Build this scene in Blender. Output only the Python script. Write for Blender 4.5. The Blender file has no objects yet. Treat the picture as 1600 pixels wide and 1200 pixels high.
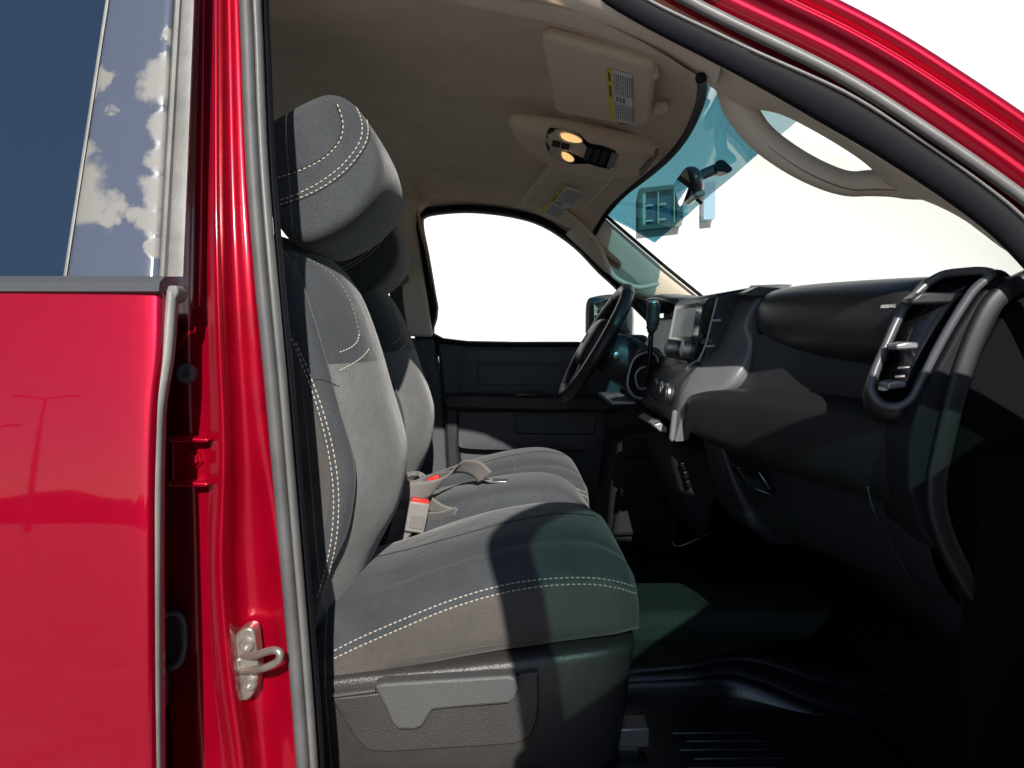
import bpy, bmesh, math, random
from mathutils import Vector, Matrix
from mathutils.bvhtree import BVHTree
R = math.radians
random.seed(7)
S = bpy.context.scene
COL = S.collection

# ------------------------------------------------------------------ camera
F_PX, PITCH, YAW, CAMZ = 1156.0, 4.2, 0.74, 1.42
cam_d = bpy.data.cameras.new("camera"); cam = bpy.data.objects.new("camera", cam_d); COL.objects.link(cam)
cam_d.sensor_width = 36.0; cam_d.lens = 36.0 * F_PX / 1600.0
cam_d.clip_start = 0.02; cam_d.clip_end = 500
cam.location = (0, 0, CAMZ); cam.rotation_euler = (R(90 - PITCH), 0, R(-YAW))
S.camera = cam
CM = cam.rotation_euler.to_matrix(); CO = Vector((0, 0, CAMZ))

# ------------------------------------------------------------------ sky, sun, exposure
SUN_EL, SUN_AZ = 31.0, 6.0          # azimuth: degrees from -Y towards +X
to_sun = Vector((math.sin(R(SUN_AZ)) * math.cos(R(SUN_EL)), -math.cos(R(SUN_AZ)) * math.cos(R(SUN_EL)), math.sin(R(SUN_EL))))
W = bpy.data.worlds.new("World"); S.world = W; W.use_nodes = True
wn = W.node_tree.nodes; wl = W.node_tree.links; wn.clear()
sky = wn.new("ShaderNodeTexSky"); sky.sky_type = 'NISHITA'; sky.sun_disc = False
sky.sun_elevation = R(SUN_EL); sky.sun_rotation = R(180 - SUN_AZ); sky.altitude = 200; sky.air_density = 1.0; sky.dust_density = 0.3; sky.ozone_density = 1.5
bg = wn.new("ShaderNodeBackground"); bg.inputs[1].default_value = 0.085
wo = wn.new("ShaderNodeOutputWorld"); wl.new(sky.outputs[0], bg.inputs[0]); wl.new(bg.outputs[0], wo.inputs[0])
sun_d = bpy.data.lights.new("sun", 'SUN'); sun_d.energy = 5.0; sun_d.angle = R(0.53); sun_d.color = (1.0, 0.95, 0.87)
sun = bpy.data.objects.new("sun", sun_d); COL.objects.link(sun); sun.rotation_euler = (-to_sun).to_track_quat('-Z', 'Y').to_euler(); sun.location = (0, -10, 12)
S.view_settings.view_transform = 'Standard'; S.view_settings.look = 'None'; S.view_settings.gamma = 1.0
S.view_settings.use_curve_mapping = False; S.view_settings.exposure = 0.32
S.render.engine = 'CYCLES'; S.cycles.use_denoising = True
S.cycles.max_bounces = 8; S.cycles.transparent_max_bounces = 16; S.cycles.sample_clamp_indirect = 6.0; S.cycles.blur_glossy = 0.5

# ------------------------------------------------------------------ helpers
def at(px, py, Y):
    """point of the place at depth Y that the photo shows at pixel px, py"""
    d = CM @ Vector(((px - 800) / F_PX, (600 - py) / F_PX, -1.0))
    return CO + d * (Y / d.y)

def tag(o, label=None, cat=None, group=None, kind=None):
    for k, v in (("label", label), ("category", cat), ("group", group), ("kind", kind)):
        if v: o[k] = v
    return o

def empty(name, loc=(0, 0, 0), parent=None, label=None):
    o = bpy.data.objects.new(name, None); COL.objects.link(o); o.location = loc; o.empty_display_size = 0.05
    if parent:
        o.parent = parent; o.matrix_parent_inverse = Matrix.Translation(-WLOC.get(parent.name, Vector()))
    WLOC[o.name] = Vector(loc)
    if label: o["label"] = label
    return o
WLOC = {}

def build(name, verts, faces, m, parent=None, smooth=True, sub=0, bevel=0, seg=2, solid=0, label=None, flip=False, autos=None, normals=True):
    me = bpy.data.meshes.new(name); me.from_pydata([tuple(v) for v in verts], [], faces); me.update()
    bm = bmesh.new(); bm.from_mesh(me)
    if normals:
        bmesh.ops.recalc_face_normals(bm, faces=bm.faces)
        if flip: bmesh.ops.reverse_faces(bm, faces=bm.faces)
    for f in bm.faces: f.smooth = smooth
    if autos is not None:
        for e in bm.edges:
            if len(e.link_faces) == 2 and e.calc_face_angle(0) > R(autos): e.smooth = False
    bm.to_mesh(me); bm.free()
    o = bpy.data.objects.new(name, me); COL.objects.link(o)
    if m: me.materials.append(M[m])
    if parent:
        o.parent = parent; o.matrix_parent_inverse = Matrix.Translation(-WLOC.get(parent.name, Vector()))
    WLOC[o.name] = Vector()
    if solid:
        md = o.modifiers.new("solid", 'SOLIDIFY'); md.thickness = solid; md.offset = 0
    if bevel:
        md = o.modifiers.new("bevel", 'BEVEL'); md.width = bevel; md.segments = seg; md.limit_method = 'ANGLE'; md.angle_limit = R(35); md.harden_normals = False
    if sub:
        md = o.modifiers.new("sub", 'SUBSURF'); md.levels = sub; md.render_levels = sub
    if label: o["label"] = label
    return o

def spline(pts, n, closed=False):
    """Catmull-Rom through pts, n points per span"""
    P = [Vector(p) for p in pts]; out = []; N = len(P)
    for i in range(N if closed else N - 1):
        if closed: a, b, c, d = P[(i - 1) % N], P[i], P[(i + 1) % N], P[(i + 2) % N]
        else: a, b, c, d = P[max(i - 1, 0)], P[i], P[i + 1], P[min(i + 2, N - 1)]
        for k in range(n):
            t = k / n
            out.append(0.5 * ((2 * b) + (c - a) * t + (2 * a - 5 * b + 4 * c - d) * t * t + (3 * b - a - 3 * c + d) * t ** 3))
    if not closed: out.append(P[-1].copy())
    return out

def lerp(x, xs, ys):
    if x <= xs[0]: return ys[0]
    for i in range(len(xs) - 1):
        if x <= xs[i + 1]:
            t = (x - xs[i]) / (xs[i + 1] - xs[i]); t = t * t * (3 - 2 * t) * 0.35 + t * 0.65
            return ys[i] + (ys[i + 1] - ys[i]) * t
    return ys[-1]

def grid(name, rows, m, parent=None, closed=False, **kw):
    nr, nc = len(rows), len(rows[0]); V = [p for r in rows for p in r]; F = []
    for i in range(nr - 1):
        for j in range(nc if closed else nc - 1):
            k = (j + 1) % nc
            F.append((i * nc + j, i * nc + k, (i + 1) * nc + k, (i + 1) * nc + j))
    return build(name, V, F, m, parent, **kw)

def loft(name, loops, m, parent=None, cap=True, **kw):
    n = len(loops[0]); V = [p for l in loops for p in l]; F = []
    for i in range(len(loops) - 1):
        for j in range(n):
            k = (j + 1) % n
            F.append((i * n + j, i * n + k, (i + 1) * n + k, (i + 1) * n + j))
    if cap:
        F.append(tuple(range(n))); F.append(tuple(range((len(loops) - 1) * n, len(loops) * n)))
    return build(name, V, F, m, parent, **kw)

def prism(name, pts, Y0, Y1, m, parent=None, bevel=0.004, smooth=True, sm=0, **kw):
    """outline seen at depth Y0 (pixels), carried straight back along Y to Y1"""
    A = [at(x, y, Y0) for x, y in pts]
    if sm: A = spline(A, sm, True)
    n = len(A); B = [Vector((p.x, Y1, p.z)) for p in A]
    F = [tuple(range(n)), tuple(range(2 * n - 1, n - 1, -1))] + [(i, (i + 1) % n, n + (i + 1) % n, n + i) for i in range(n)]
    return build(name, A + B, F, m, parent, bevel=bevel, smooth=smooth, autos=40, **kw)

def box(name, c, s, m, parent=None, rot=None, bevel=0.003, seg=2, **kw):
    c = Vector(c); x, y, z = s[0] / 2, s[1] / 2, s[2] / 2
    V = [Vector((i * x, j * y, k * z)) for i in (-1, 1) for j in (-1, 1) for k in (-1, 1)]
    if rot is not None: V = [rot @ v for v in V]
    F = [(0, 1, 3, 2), (4, 6, 7, 5), (0, 4, 5, 1), (2, 3, 7, 6), (0, 2, 6, 4), (1, 5, 7, 3)]
    return build(name, [c + v for v in V], F, m, parent, bevel=bevel, seg=seg, autos=40, **kw)

def frames(P, closed=False, up=None):
    """tangent, normal, binormal along a path"""
    n = len(P); out = []
    u = Vector(up) if up else Vector((0, -1, 0)); prev = None
    for i in range(n):
        a = P[(i - 1) % n] if (closed or i > 0) else P[i]; b = P[(i + 1) % n] if (closed or i < n - 1) else P[i]
        t = (b - a).normalized()
        r = u if (up or prev is None) else prev
        nn = r - t * r.dot(t)
        if nn.length < 1e-4: nn = t.orthogonal()
        nn.normalize(); prev = nn
        out.append((t, nn, t.cross(nn)))
    return out

def sweep(name, P, prof, m, parent=None, closed=False, up=(0, -1, 0), scale=None, cap=True, **kw):
    """profile points (a along up, b sideways) carried along path P"""
    fr = frames(P, closed, up); loops = []
    for i, p in enumerate(P):
        s = scale[i] if scale else 1.0
        loops.append([p + fr[i][1] * (a * s) + fr[i][2] * (b * s) for a, b in prof])
    if closed: loops.append(loops[0]); cap = False
    return loft(name, loops, m, parent, cap=cap, **kw)

def circ(r, n=10, ry=None):
    return [(r * math.cos(2 * math.pi * k / n), (ry or r) * math.sin(2 * math.pi * k / n)) for k in range(n)]

def tube(name, P, r, m, parent=None, closed=False, n=10, up=None, **kw):
    P = [Vector(p) for p in P]
    rs = r if isinstance(r, (list, tuple)) else [r] * len(P)
    fr = frames(P, closed, up); loops = []
    for i, p in enumerate(P):
        loops.append([p + (fr[i][1] * math.cos(2 * math.pi * k / n) + fr[i][2] * math.sin(2 * math.pi * k / n)) * rs[i] for k in range(n)])
    if closed: loops.append(loops[0])
    return loft(name, loops, m, parent, cap=not closed, **kw)

def lathe(name, prof, origin, axis, m, parent=None, n=20, **kw):
    """profile (radius, along axis) turned round axis"""
    ax = Vector(axis).normalized(); u = ax.orthogonal().normalized(); w = ax.cross(u); o = Vector(origin)
    loops = [[o + ax * h + (u * math.cos(2 * math.pi * k / n) + w * math.sin(2 * math.pi * k / n)) * r for k in range(n)] for r, h in prof]
    return loft(name, loops, m, parent, autos=38, **kw)

def ribbon(name, pts, width, side, m, parent=None, thick=0.0014, **kw):
    """webbing: path, per-point sideways direction"""
    P = spline(pts, 8); D = spline(side, 8)
    rows = [[p - d.normalized() * width / 2 * k for k in (1, .6, 0, -.6, -1)] for p, d in zip(P, D)]
    return grid(name, rows, m, parent, solid=thick, **kw)

def bvh_of(objs):
    dg = bpy.context.evaluated_depsgraph_get(); dg.update()
    V, Fc = [], []
    for o in objs:
        ev = o.evaluated_get(dg); me = ev.to_mesh(); b = len(V)
        V += [o.matrix_world @ v.co for v in me.vertices]; Fc += [tuple(b + i for i in p.vertices) for p in me.polygons]; ev.to_mesh_clear()
    return BVHTree.FromPolygons(V, Fc)

def on_surface(bvh, pts, n=10):
    """3-D line on a surface under a drawn pixel line; returns (point, normal)"""
    P = spline([Vector((x, y, 0)) for x, y in pts], n); out = []
    for p in P:
        d = (CM @ Vector(((p.x - 800) / F_PX, (600 - p.y) / F_PX, -1.0))).normalized()
        h = bvh.ray_cast(CO, d)
        if h[0]:
            nn = h[1] if h[1].dot(d) < 0 else -h[1]
            if not out or (h[0] - out[-1][0]).length < 0.10: out.append((h[0], nn))
    return out

def resample(L, step):
    out = [L[0]]; acc = 0.0; nxt = step
    for a, b in zip(L, L[1:]):
        l = (b[0] - a[0]).length
        while l > 1e-9 and acc + l >= nxt:
            t = (nxt - acc) / l; out.append((a[0].lerp(b[0], t), a[1].lerp(b[1], t).normalized())); nxt += step
        acc += l
    return out

def stitches(name, lines, m, parent, length=0.0062, gap=0.0032, r=0.0011, lift=0.0006):
    V, F = [], []
    for L in lines:
        if len(L) < 2: continue
        Q = resample(L, (length + gap))
        for a, b in zip(Q, Q[1:]):
            t = b[0] - a[0]
            if t.length < 1e-5 or t.length > 0.03: continue
            t.normalize(); nn = a[1]; s = t.cross(nn).normalized(); nn = s.cross(t)
            base = len(V)
            for h, w in ((0, .45), (length * .2, 1), (length * .8, 1), (length, .45)):
                c = a[0] + t * h + nn * lift
                for k in range(6):
                    an = math.pi * k / 3
                    V.append(c + s * (r * 1.15 * w * math.cos(an)) + nn * (r * w * math.sin(an)))
            for i in range(3):
                for k in range(6):
                    q = (k + 1) % 6
                    F.append((base + i * 6 + k, base + i * 6 + q, base + (i + 1) * 6 + q, base + (i + 1) * 6 + k))
            F.append(tuple(base + k for k in range(5, -1, -1))); F.append(tuple(base + 18 + k for k in range(6)))
    if not V: return None
    o = build(name, V, F, m, parent, normals=False); o["kind"] = "stuff"; return o

def seam(name, L, m, parent, r=0.0016, sink=0.0006):
    if len(L) < 3: return None
    return tube(name, [p - nn * sink for p, nn in L], r, m, parent, n=6)

def offset_line(L, d):
    out = []
    for i, (p, nn) in enumerate(L):
        a = L[max(i - 1, 0)][0]; b = L[min(i + 1, len(L) - 1)][0]; t = (b - a)
        if t.length < 1e-6: continue
        s = t.normalized().cross(nn).normalized(); out.append((p + s * d, nn))
    return out

# ------------------------------------------------------------------ materials
M = {}
def mat(key, col, rough=0.5, metal=0.0, coat=0.0, spec=0.5, bump=0.0, bscale=400.0, var=0.0, vscale=8.0, sheen=0.0, stretch=None, rvar=0.0, coat_rough=0.03):
    m = bpy.data.materials.new(key); m.use_nodes = True; nt = m.node_tree; b = nt.nodes["Principled BSDF"]
    b.inputs["Base Color"].default_value = (*col, 1); b.inputs["Roughness"].default_value = rough; b.inputs["Metallic"].default_value = metal
    b.inputs["Specular IOR Level"].default_value = spec; b.inputs["Coat Weight"].default_value = coat; b.inputs["Coat Roughness"].default_value = coat_rough
    if sheen: b.inputs["Sheen Weight"].default_value = sheen; b.inputs["Sheen Roughness"].default_value = 0.4
    tc = nt.nodes.new("ShaderNodeTexCoord"); src = tc.outputs["Object"]
    if stretch:
        mp = nt.nodes.new("ShaderNodeMapping"); mp.inputs["Scale"].default_value = stretch; nt.links.new(src, mp.inputs[0]); src = mp.outputs[0]
    if var or rvar:
        nz = nt.nodes.new("ShaderNodeTexNoise"); nz.inputs["Scale"].default_value = vscale; nz.inputs["Detail"].default_value = 6; nt.links.new(src, nz.inputs["Vector"])
        if var:
            rp = nt.nodes.new("ShaderNodeMapRange"); rp.inputs[1].default_value = 0.3; rp.inputs[2].default_value = 0.7; rp.inputs[3].default_value = 1 - var; rp.inputs[4].default_value = 1 + var
            nt.links.new(nz.outputs[0], rp.inputs[0])
            mx = nt.nodes.new("ShaderNodeVectorMath"); mx.operation = 'SCALE'; mx.inputs[0].default_value = col; nt.links.new(rp.outputs[0], mx.inputs["Scale"]); nt.links.new(mx.outputs[0], b.inputs["Base Color"])
        if rvar:
            rq = nt.nodes.new("ShaderNodeMapRange"); rq.inputs[1].default_value = 0.3; rq.inputs[2].default_value = 0.7; rq.inputs[3].default_value = rough - rvar; rq.inputs[4].default_value = rough + rvar
            nt.links.new(nz.outputs[0], rq.inputs[0]); nt.links.new(rq.outputs[0], b.inputs["Roughness"])
    if bump:
        n2 = nt.nodes.new("ShaderNodeTexNoise"); n2.inputs["Scale"].default_value = bscale; n2.inputs["Detail"].default_value = 3; nt.links.new(src, n2.inputs["Vector"])
        bp = nt.nodes.new("ShaderNodeBump"); bp.inputs["Strength"].default_value = bump; bp.inputs["Distance"].default_value = 0.002
        nt.links.new(n2.outputs[0], bp.inputs["Height"]); nt.links.new(bp.outputs[0], b.inputs["Normal"])
    M[key] = m; return m

def fabric(key, col, scale=520.0, contrast=0.24, bump=0.5):
    """woven cloth: fine light/dark flecks, weave relief, soft blotches"""
    m = mat(key, col, rough=0.95, spec=0.15, sheen=0.25); nt = m.node_tree; b = nt.nodes["Principled BSDF"]; L = nt.links
    tc = nt.nodes.new("ShaderNodeTexCoord")
    a = nt.nodes.new("ShaderNodeTexNoise"); a.inputs["Scale"].default_value = scale; a.inputs["Detail"].default_value = 2; L.new(tc.outputs["Object"], a.inputs["Vector"])
    c = nt.nodes.new("ShaderNodeTexNoise"); c.inputs["Scale"].default_value = 14; c.inputs["Detail"].default_value = 5; L.new(tc.outputs["Object"], c.inputs["Vector"])
    r1 = nt.nodes.new("ShaderNodeMapRange"); r1.inputs[1].default_value = .3; r1.inputs[2].default_value = .7; r1.inputs[3].default_value = 1 - contrast; r1.inputs[4].default_value = 1 + contrast; L.new(a.outputs[0], r1.inputs[0])
    r2 = nt.nodes.new("ShaderNodeMapRange"); r2.inputs[1].default_value = .3; r2.inputs[2].default_value = .7; r2.inputs[3].default_value = .88; r2.inputs[4].default_value = 1.12; L.new(c.outputs[0], r2.inputs[0])
    mu = nt.nodes.new("ShaderNodeMath"); mu.operation = 'MULTIPLY'; L.new(r1.outputs[0], mu.inputs[0]); L.new(r2.outputs[0], mu.inputs[1])
    mx = nt.nodes.new("ShaderNodeVectorMath"); mx.operation = 'SCALE'; mx.inputs[0].default_value = col; L.new(mu.outputs[0], mx.inputs["Scale"]); L.new(mx.outputs[0], b.inputs["Base Color"])
    bp = nt.nodes.new("ShaderNodeBump"); bp.inputs["Strength"].default_value = bump; bp.inputs["Distance"].default_value = 0.0012; L.new(a.outputs[0], bp.inputs["Height"])
    bp2 = nt.nodes.new("ShaderNodeBump"); bp2.inputs["Strength"].default_value = 0.35; bp2.inputs["Distance"].default_value = 0.012; L.new(c.outputs[0], bp2.inputs["Height"]); L.new(bp.outputs[0], bp2.inputs["Normal"])
    L.new(bp2.outputs[0], b.inputs["Normal"])
    return m

def thin_glass(key, tint, gloss=0.06, rough=0.0):
    m = bpy.data.materials.new(key); m.use_nodes = True; nt = m.node_tree; nt.nodes.clear(); L = nt.links
    o = nt.nodes.new("ShaderNodeOutputMaterial"); t = nt.nodes.new("ShaderNodeBsdfTransparent"); t.inputs[0].default_value = (*tint, 1)
    g = nt.nodes.new("ShaderNodeBsdfGlossy"); g.inputs["Roughness"].default_value = rough
    lw = nt.nodes.new("ShaderNodeLayerWeight"); lw.inputs["Blend"].default_value = 0.5
    pw = nt.nodes.new("ShaderNodeMath"); pw.operation = 'POWER'; pw.inputs[1].default_value = 5.0; L.new(lw.outputs["Facing"], pw.inputs[0])
    ma = nt.nodes.new("ShaderNodeMath"); ma.operation = 'MULTIPLY_ADD'; ma.inputs[1].default_value = 0.9; ma.inputs[2].default_value = gloss; L.new(pw.outputs[0], ma.inputs[0])
    mx = nt.nodes.new("ShaderNodeMixShader"); L.new(ma.outputs[0], mx.inputs[0]); L.new(t.outputs[0], mx.inputs[1]); L.new(g.outputs[0], mx.inputs[2]); L.new(mx.outputs[0], o.inputs[0])
    M[key] = m; return m

mat('red_paint', (0.33, 0.0005, 0.018), rough=0.36, metal=0.5, spec=0.08, coat=0.8, bump=0.02, bscale=900, var=0.03, vscale=60)
mat('red_jamb', (0.35, 0.0005, 0.016), rough=0.34, metal=0.45, spec=0.15, coat=0.6, bump=0.30, bscale=16, var=0.10, vscale=20, coat_rough=0.12)
mat('seal_grey', (0.095, 0.095, 0.098), rough=0.55, bump=0.25, bscale=700, var=0.18, vscale=18)
mat('seal_pale', (0.20, 0.195, 0.185), rough=0.5, bump=0.2, bscale=300, var=0.22, vscale=25)
mat('seal_black', (0.006, 0.0065, 0.010), rough=0.7, spec=0.25, bump=0.2, bscale=600)
mat('seal_shine', (0.14, 0.137, 0.134), rough=0.42, bump=0.15, bscale=700, var=0.12, vscale=30)
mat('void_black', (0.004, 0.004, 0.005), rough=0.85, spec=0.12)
mat('belt_trim', (0.075, 0.078, 0.086), rough=0.42, bump=0.1, bscale=900)
mat('headliner', (0.72, 0.60, 0.475), rough=0.95, spec=0.1, bump=0.35, bscale=800, var=0.06, vscale=12)
mat('beige_trim', (0.73, 0.625, 0.52), rough=0.6, bump=0.18, bscale=900, var=0.04)
mat('beige_dark', (0.24, 0.195, 0.15), rough=0.7, bump=0.18, bscale=900)
mat('visor_cloth', (0.70, 0.585, 0.47), rough=0.95, spec=0.1, bump=0.3, bscale=900)
mat('dark_plastic', (0.020, 0.021, 0.025), rough=0.46, bump=0.14, bscale=750, var=0.12, vscale=14)
mat('dash_soft', (0.022, 0.022, 0.025), rough=0.36, spec=0.9, bump=0.10, bscale=650, var=0.12, vscale=14)
mat('dash_matte', (0.012, 0.0125, 0.015), rough=0.65, spec=0.2, bump=0.06, bscale=700)
mat('dash_pad', (0.016, 0.016, 0.018), rough=0.46, spec=0.45, bump=0.10, bscale=650, var=0.1, vscale=14)
mat('dash_grey', (0.12, 0.123, 0.135), rough=0.34, metal=0.3, bump=0.05, bscale=900, var=0.08, vscale=20)
mat('bezel_silver', (0.17, 0.173, 0.185), rough=0.36, metal=0.2, bump=0.05, bscale=900, var=0.06, vscale=20)
mat('door_plastic', (0.062, 0.065, 0.076), rough=0.5, bump=0.25, bscale=800, var=0.1)
mat('seat_plastic', (0.040, 0.037, 0.036), rough=0.36, spec=0.75, bump=0.55, bscale=420, var=0.1, vscale=25)
mat('lever_plastic', (0.075, 0.076, 0.077), rough=0.5, bump=0.5, bscale=520, var=0.06)
mat('black_gloss', (0.006, 0.006, 0.008), rough=0.12)
mat('rubber_mat', (0.008, 0.009, 0.012), rough=0.27, spec=1.0, bump=0.25, bscale=300)
mat('carpet', (0.05, 0.06, 0.052), rough=1.0, spec=0.05, bump=1.0, bscale=420, var=0.35, vscale=300)
mat('silver', (0.55, 0.55, 0.55), rough=0.28, metal=1.0)
mat('satin_silver', (0.42, 0.42, 0.43), rough=0.4, metal=0.8)
mat('striker_metal', (0.42, 0.39, 0.35), rough=0.38, metal=0.75, var=0.1, vscale=60)
mat('webbing', (0.14, 0.128, 0.123), rough=0.55, spec=0.5, bump=0.5, bscale=900, sheen=0.3)
mat('webbing_dark', (0.035, 0.033, 0.038), rough=0.6, bump=0.5, bscale=900)
mat('buckle_grey', (0.22, 0.21, 0.195), rough=0.5, bump=0.1, bscale=900)
mat('buckle_mark', (0.17, 0.165, 0.155), rough=0.6)
mat('buckle_red', (0.62, 0.03, 0.02), rough=0.4)
mat('thread', (0.46, 0.41, 0.345), rough=0.85)
mat('thread_grey', (0.22, 0.21, 0.20), rough=0.9)
mat('seam_dark', (0.02, 0.02, 0.022), rough=0.95)
mat('leather', (0.014, 0.015, 0.018), rough=0.38, bump=0.3, bscale=500)
mat('asphalt', (0.28, 0.277, 0.27), rough=0.95, bump=0.5, bscale=90, var=0.25, vscale=3)
mat('backdrop_white', (0.70, 0.695, 0.685), rough=0.9, spec=0.1, var=0.01, vscale=0.4)
mat('label_white', (0.72, 0.72, 0.70), rough=0.6)
mat('label_yellow', (0.75, 0.55, 0.05), rough=0.6)
mat('ink', (0.05, 0.05, 0.05), rough=0.7)
mat('window_frame', (0.09, 0.12, 0.10), rough=0.5)
mat('window_pale', (0.55, 0.62, 0.52), rough=0.5)
mat('window_pane', (0.05, 0.12, 0.17), rough=0.08)
mat('shutter_blue', (0.20, 0.36, 0.50), rough=0.5)
mat('mirror_glass', (0.75, 0.8, 0.85), rough=0.02, metal=1.0)
mat('mirror_shell', (0.045, 0.05, 0.055), rough=0.3, coat=0.3)
mat('screen_glass', (0.02, 0.03, 0.04), rough=0.08, coat=1.0)
mat('lens_white', (0.55, 0.5, 0.42), rough=0.3)
mat('switch_grey', (0.28, 0.27, 0.25), rough=0.5)
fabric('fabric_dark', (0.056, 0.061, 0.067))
fabric('fabric_insert', (0.150, 0.153, 0.152), contrast=0.24)
fabric('fabric_brown', (0.083, 0.075, 0.070), scale=620, contrast=0.2)
thin_glass('windscreen_glass', (0.89, 0.94, 0.89))
thin_glass('band_film', (0.085, 0.27, 0.36))
thin_glass('side_glass', (0.93, 0.95, 0.94))
thin_glass('door_green_glass', (0.14, 0.27, 0.235))

def privacy():
    m = mat('privacy_glass', (0.012, 0.02, 0.035), rough=0.02, spec=0.5); b = m.node_tree.nodes["Principled BSDF"]
    b.inputs["IOR"].default_value = 2.1; b.inputs["Specular Tint"].default_value = (0.62, 0.80, 1.0, 1)
privacy()

def worn_applique():
    """gloss black vinyl, sun-bleached in patches with crisp ragged edges"""
    m = bpy.data.materials.new('worn_applique'); m.use_nodes = True; nt = m.node_tree; b = nt.nodes["Principled BSDF"]; L = nt.links
    tc = nt.nodes.new("ShaderNodeTexCoord")
    nz = nt.nodes.new("ShaderNodeTexNoise"); nz.inputs["Scale"].default_value = 30; nz.inputs["Detail"].default_value = 12; nz.inputs["Roughness"].default_value = .62; L.new(tc.outputs["Object"], nz.inputs["Vector"])
    off = nt.nodes.new("ShaderNodeVectorMath"); off.operation = 'SUBTRACT'; off.inputs[1].default_value = (.5, .5, .5); L.new(nz.outputs["Color"], off.inputs[0])
    sc = nt.nodes.new("ShaderNodeVectorMath"); sc.operation = 'SCALE'; sc.inputs["Scale"].default_value = 0.055; L.new(off.outputs[0], sc.inputs[0])
    ad = nt.nodes.new("ShaderNodeVectorMath"); ad.operation = 'ADD'; L.new(tc.outputs["Object"], ad.inputs[0]); L.new(sc.outputs[0], ad.inputs[1])
    cur = None
    for px, py, r in [(268, 60, 16), (262, 130, 40), (268, 200, 36), (262, 250, 30), (255, 300, 34), (240, 345, 28), (215, 345, 22), (180, 340, 24), (150, 325, 38), (138, 285, 42), (130, 245, 26), (162, 128, 20), (182, 168, 16), (150, 150, 12), (228, 228, 12), (250, 385, 20), (180, 70, 5)]:
        c = at(px, py, 0.87 + .08 * max(0, 440 - py) / 440)
        d = nt.nodes.new("ShaderNodeVectorMath"); d.operation = 'DISTANCE'; d.inputs[1].default_value = c; L.new(ad.outputs[0], d.inputs[0])
        q = nt.nodes.new("ShaderNodeMath"); q.operation = 'DIVIDE'; q.inputs[1].default_value = r * 0.9 / F_PX; L.new(d.outputs["Value"], q.inputs[0])
        if cur is None: cur = q.outputs[0]
        else:
            mn = nt.nodes.new("ShaderNodeMath"); mn.operation = 'MINIMUM'; L.new(cur, mn.inputs[0]); L.new(q.outputs[0], mn.inputs[1]); cur = mn.outputs[0]
    rp = nt.nodes.new("ShaderNodeMapRange"); rp.inputs[1].default_value = .70; rp.inputs[2].default_value = 1.10; rp.inputs[3].default_value = 1; rp.inputs[4].default_value = 0; L.new(cur, rp.inputs[0])
    mx = nt.nodes.new("ShaderNodeMix"); mx.data_type = 'RGBA'; mx.inputs[6].default_value = (0.075, 0.088, 0.125, 1); mx.inputs[7].default_value = (0.20, 0.192, 0.18, 1); L.new(rp.outputs[0], mx.inputs[0]); L.new(mx.outputs[2], b.inputs["Base Color"])
    rr = nt.nodes.new("ShaderNodeMapRange"); rr.inputs[3].default_value = .16; rr.inputs[4].default_value = .6; L.new(rp.outputs[0], rr.inputs[0]); L.new(rr.outputs[0], b.inputs["Roughness"])
    M['worn_applique'] = m
worn_applique()

def emit(key, col, s, base=(0.8, .7, .5)):
    m = mat(key, base, rough=0.3); b = m.node_tree.nodes["Principled BSDF"]; b.inputs["Emission Color"].default_value = (*col, 1); b.inputs["Emission Strength"].default_value = s
emit('lamp_amber', (1.0, 0.60, 0.22), 0.75)
emit('screen_lit', (0.20, 0.30, 0.36), 0.10, (0.03, 0.04, 0.05))

# ------------------------------------------------------------------ setting
g = build('ground', [(-60, -60, 0), (60, -60, 0), (60, 60, 0), (-60, 60, 0)], [(0, 1, 2, 3)], 'asphalt', smooth=False)
tag(g, 'grey paved lot under the truck', 'ground', kind='structure')
WY = 11.0
bw = box('white_backdrop', (4.5, WY + .15, 3.6), (22, 0.3, 7.2), 'backdrop_white', bevel=0)  # added sunlit backdrop, stands in for the blown-out white outside
tag(bw, 'white backdrop added to stand in for the blown-out outside', 'backdrop', kind='structure')

# ------------------------------------------------------------------ the truck
T = empty('pickup_truck', (0, 1.85, 0))
tag(T, 'red crew cab pickup truck seen through its open front passenger doorway', 'truck')
YM = 1.85
def mir(p): return Vector((p[0], 2 * YM - p[1], p[2]))
def tumble(py): return 0.08 * max(0.0, 440 - py) / 440.0

# ---- rear door (closed, in front of the door gap)
def bulge(py):
    d = min(max(0, (py - 455) * .00074), .55); return -(.22 * d - .20 * d * d)
rd = empty('rear_door', at(240, 800, .86), T, 'glossy red rear door with dark privacy window and sun-worn black pillar strip')
rows = []
edge = [(455, 251), (500, 251), (560, 249), (600, 243), (650, 238), (800, 235), (1000, 236), (1200, 237), (1400, 240), (1560, 244)]
for py, ex in edge:
    r = []
    bul = bulge(py); p0 = at(ex, py, .86 + bul)
    r.append(Vector((p0.x + .002, .890 + bul, p0.z))); r.append(Vector((p0.x + .003, .868 + bul, p0.z)))
    for dx, dy in ((0, .858), (-.006, .855), (-.08, .853), (-.3, .850), (-.6, .850), (-.95, .853)):
        r.append(Vector((p0.x + dx, dy + bul, p0.z)))
    rows.append(r)
grid('outer_skin', rows, 'red_paint', rd, sub=2)
# inner shell of the door, black, gives the gap its depth
pz = at(225, 455, .9).z
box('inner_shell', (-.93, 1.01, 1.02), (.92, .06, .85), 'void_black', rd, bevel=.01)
# leading edge seal
P = spline([at(x, y, .874 + bulge(y)) for x, y in ((269, 456), (266, 500), (261, 560), (248, 650), (244, 800), (243, 1000), (244, 1200), (248, 1560))], 6)
sweep('edge_seal', P, [(.005, -.005), (.008, -.0015), (.008, .0025), (.003, .006), (-.006, .006), (-.008, -.005)], 'seal_pale', rd, up=(0, -1, 0))
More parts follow.
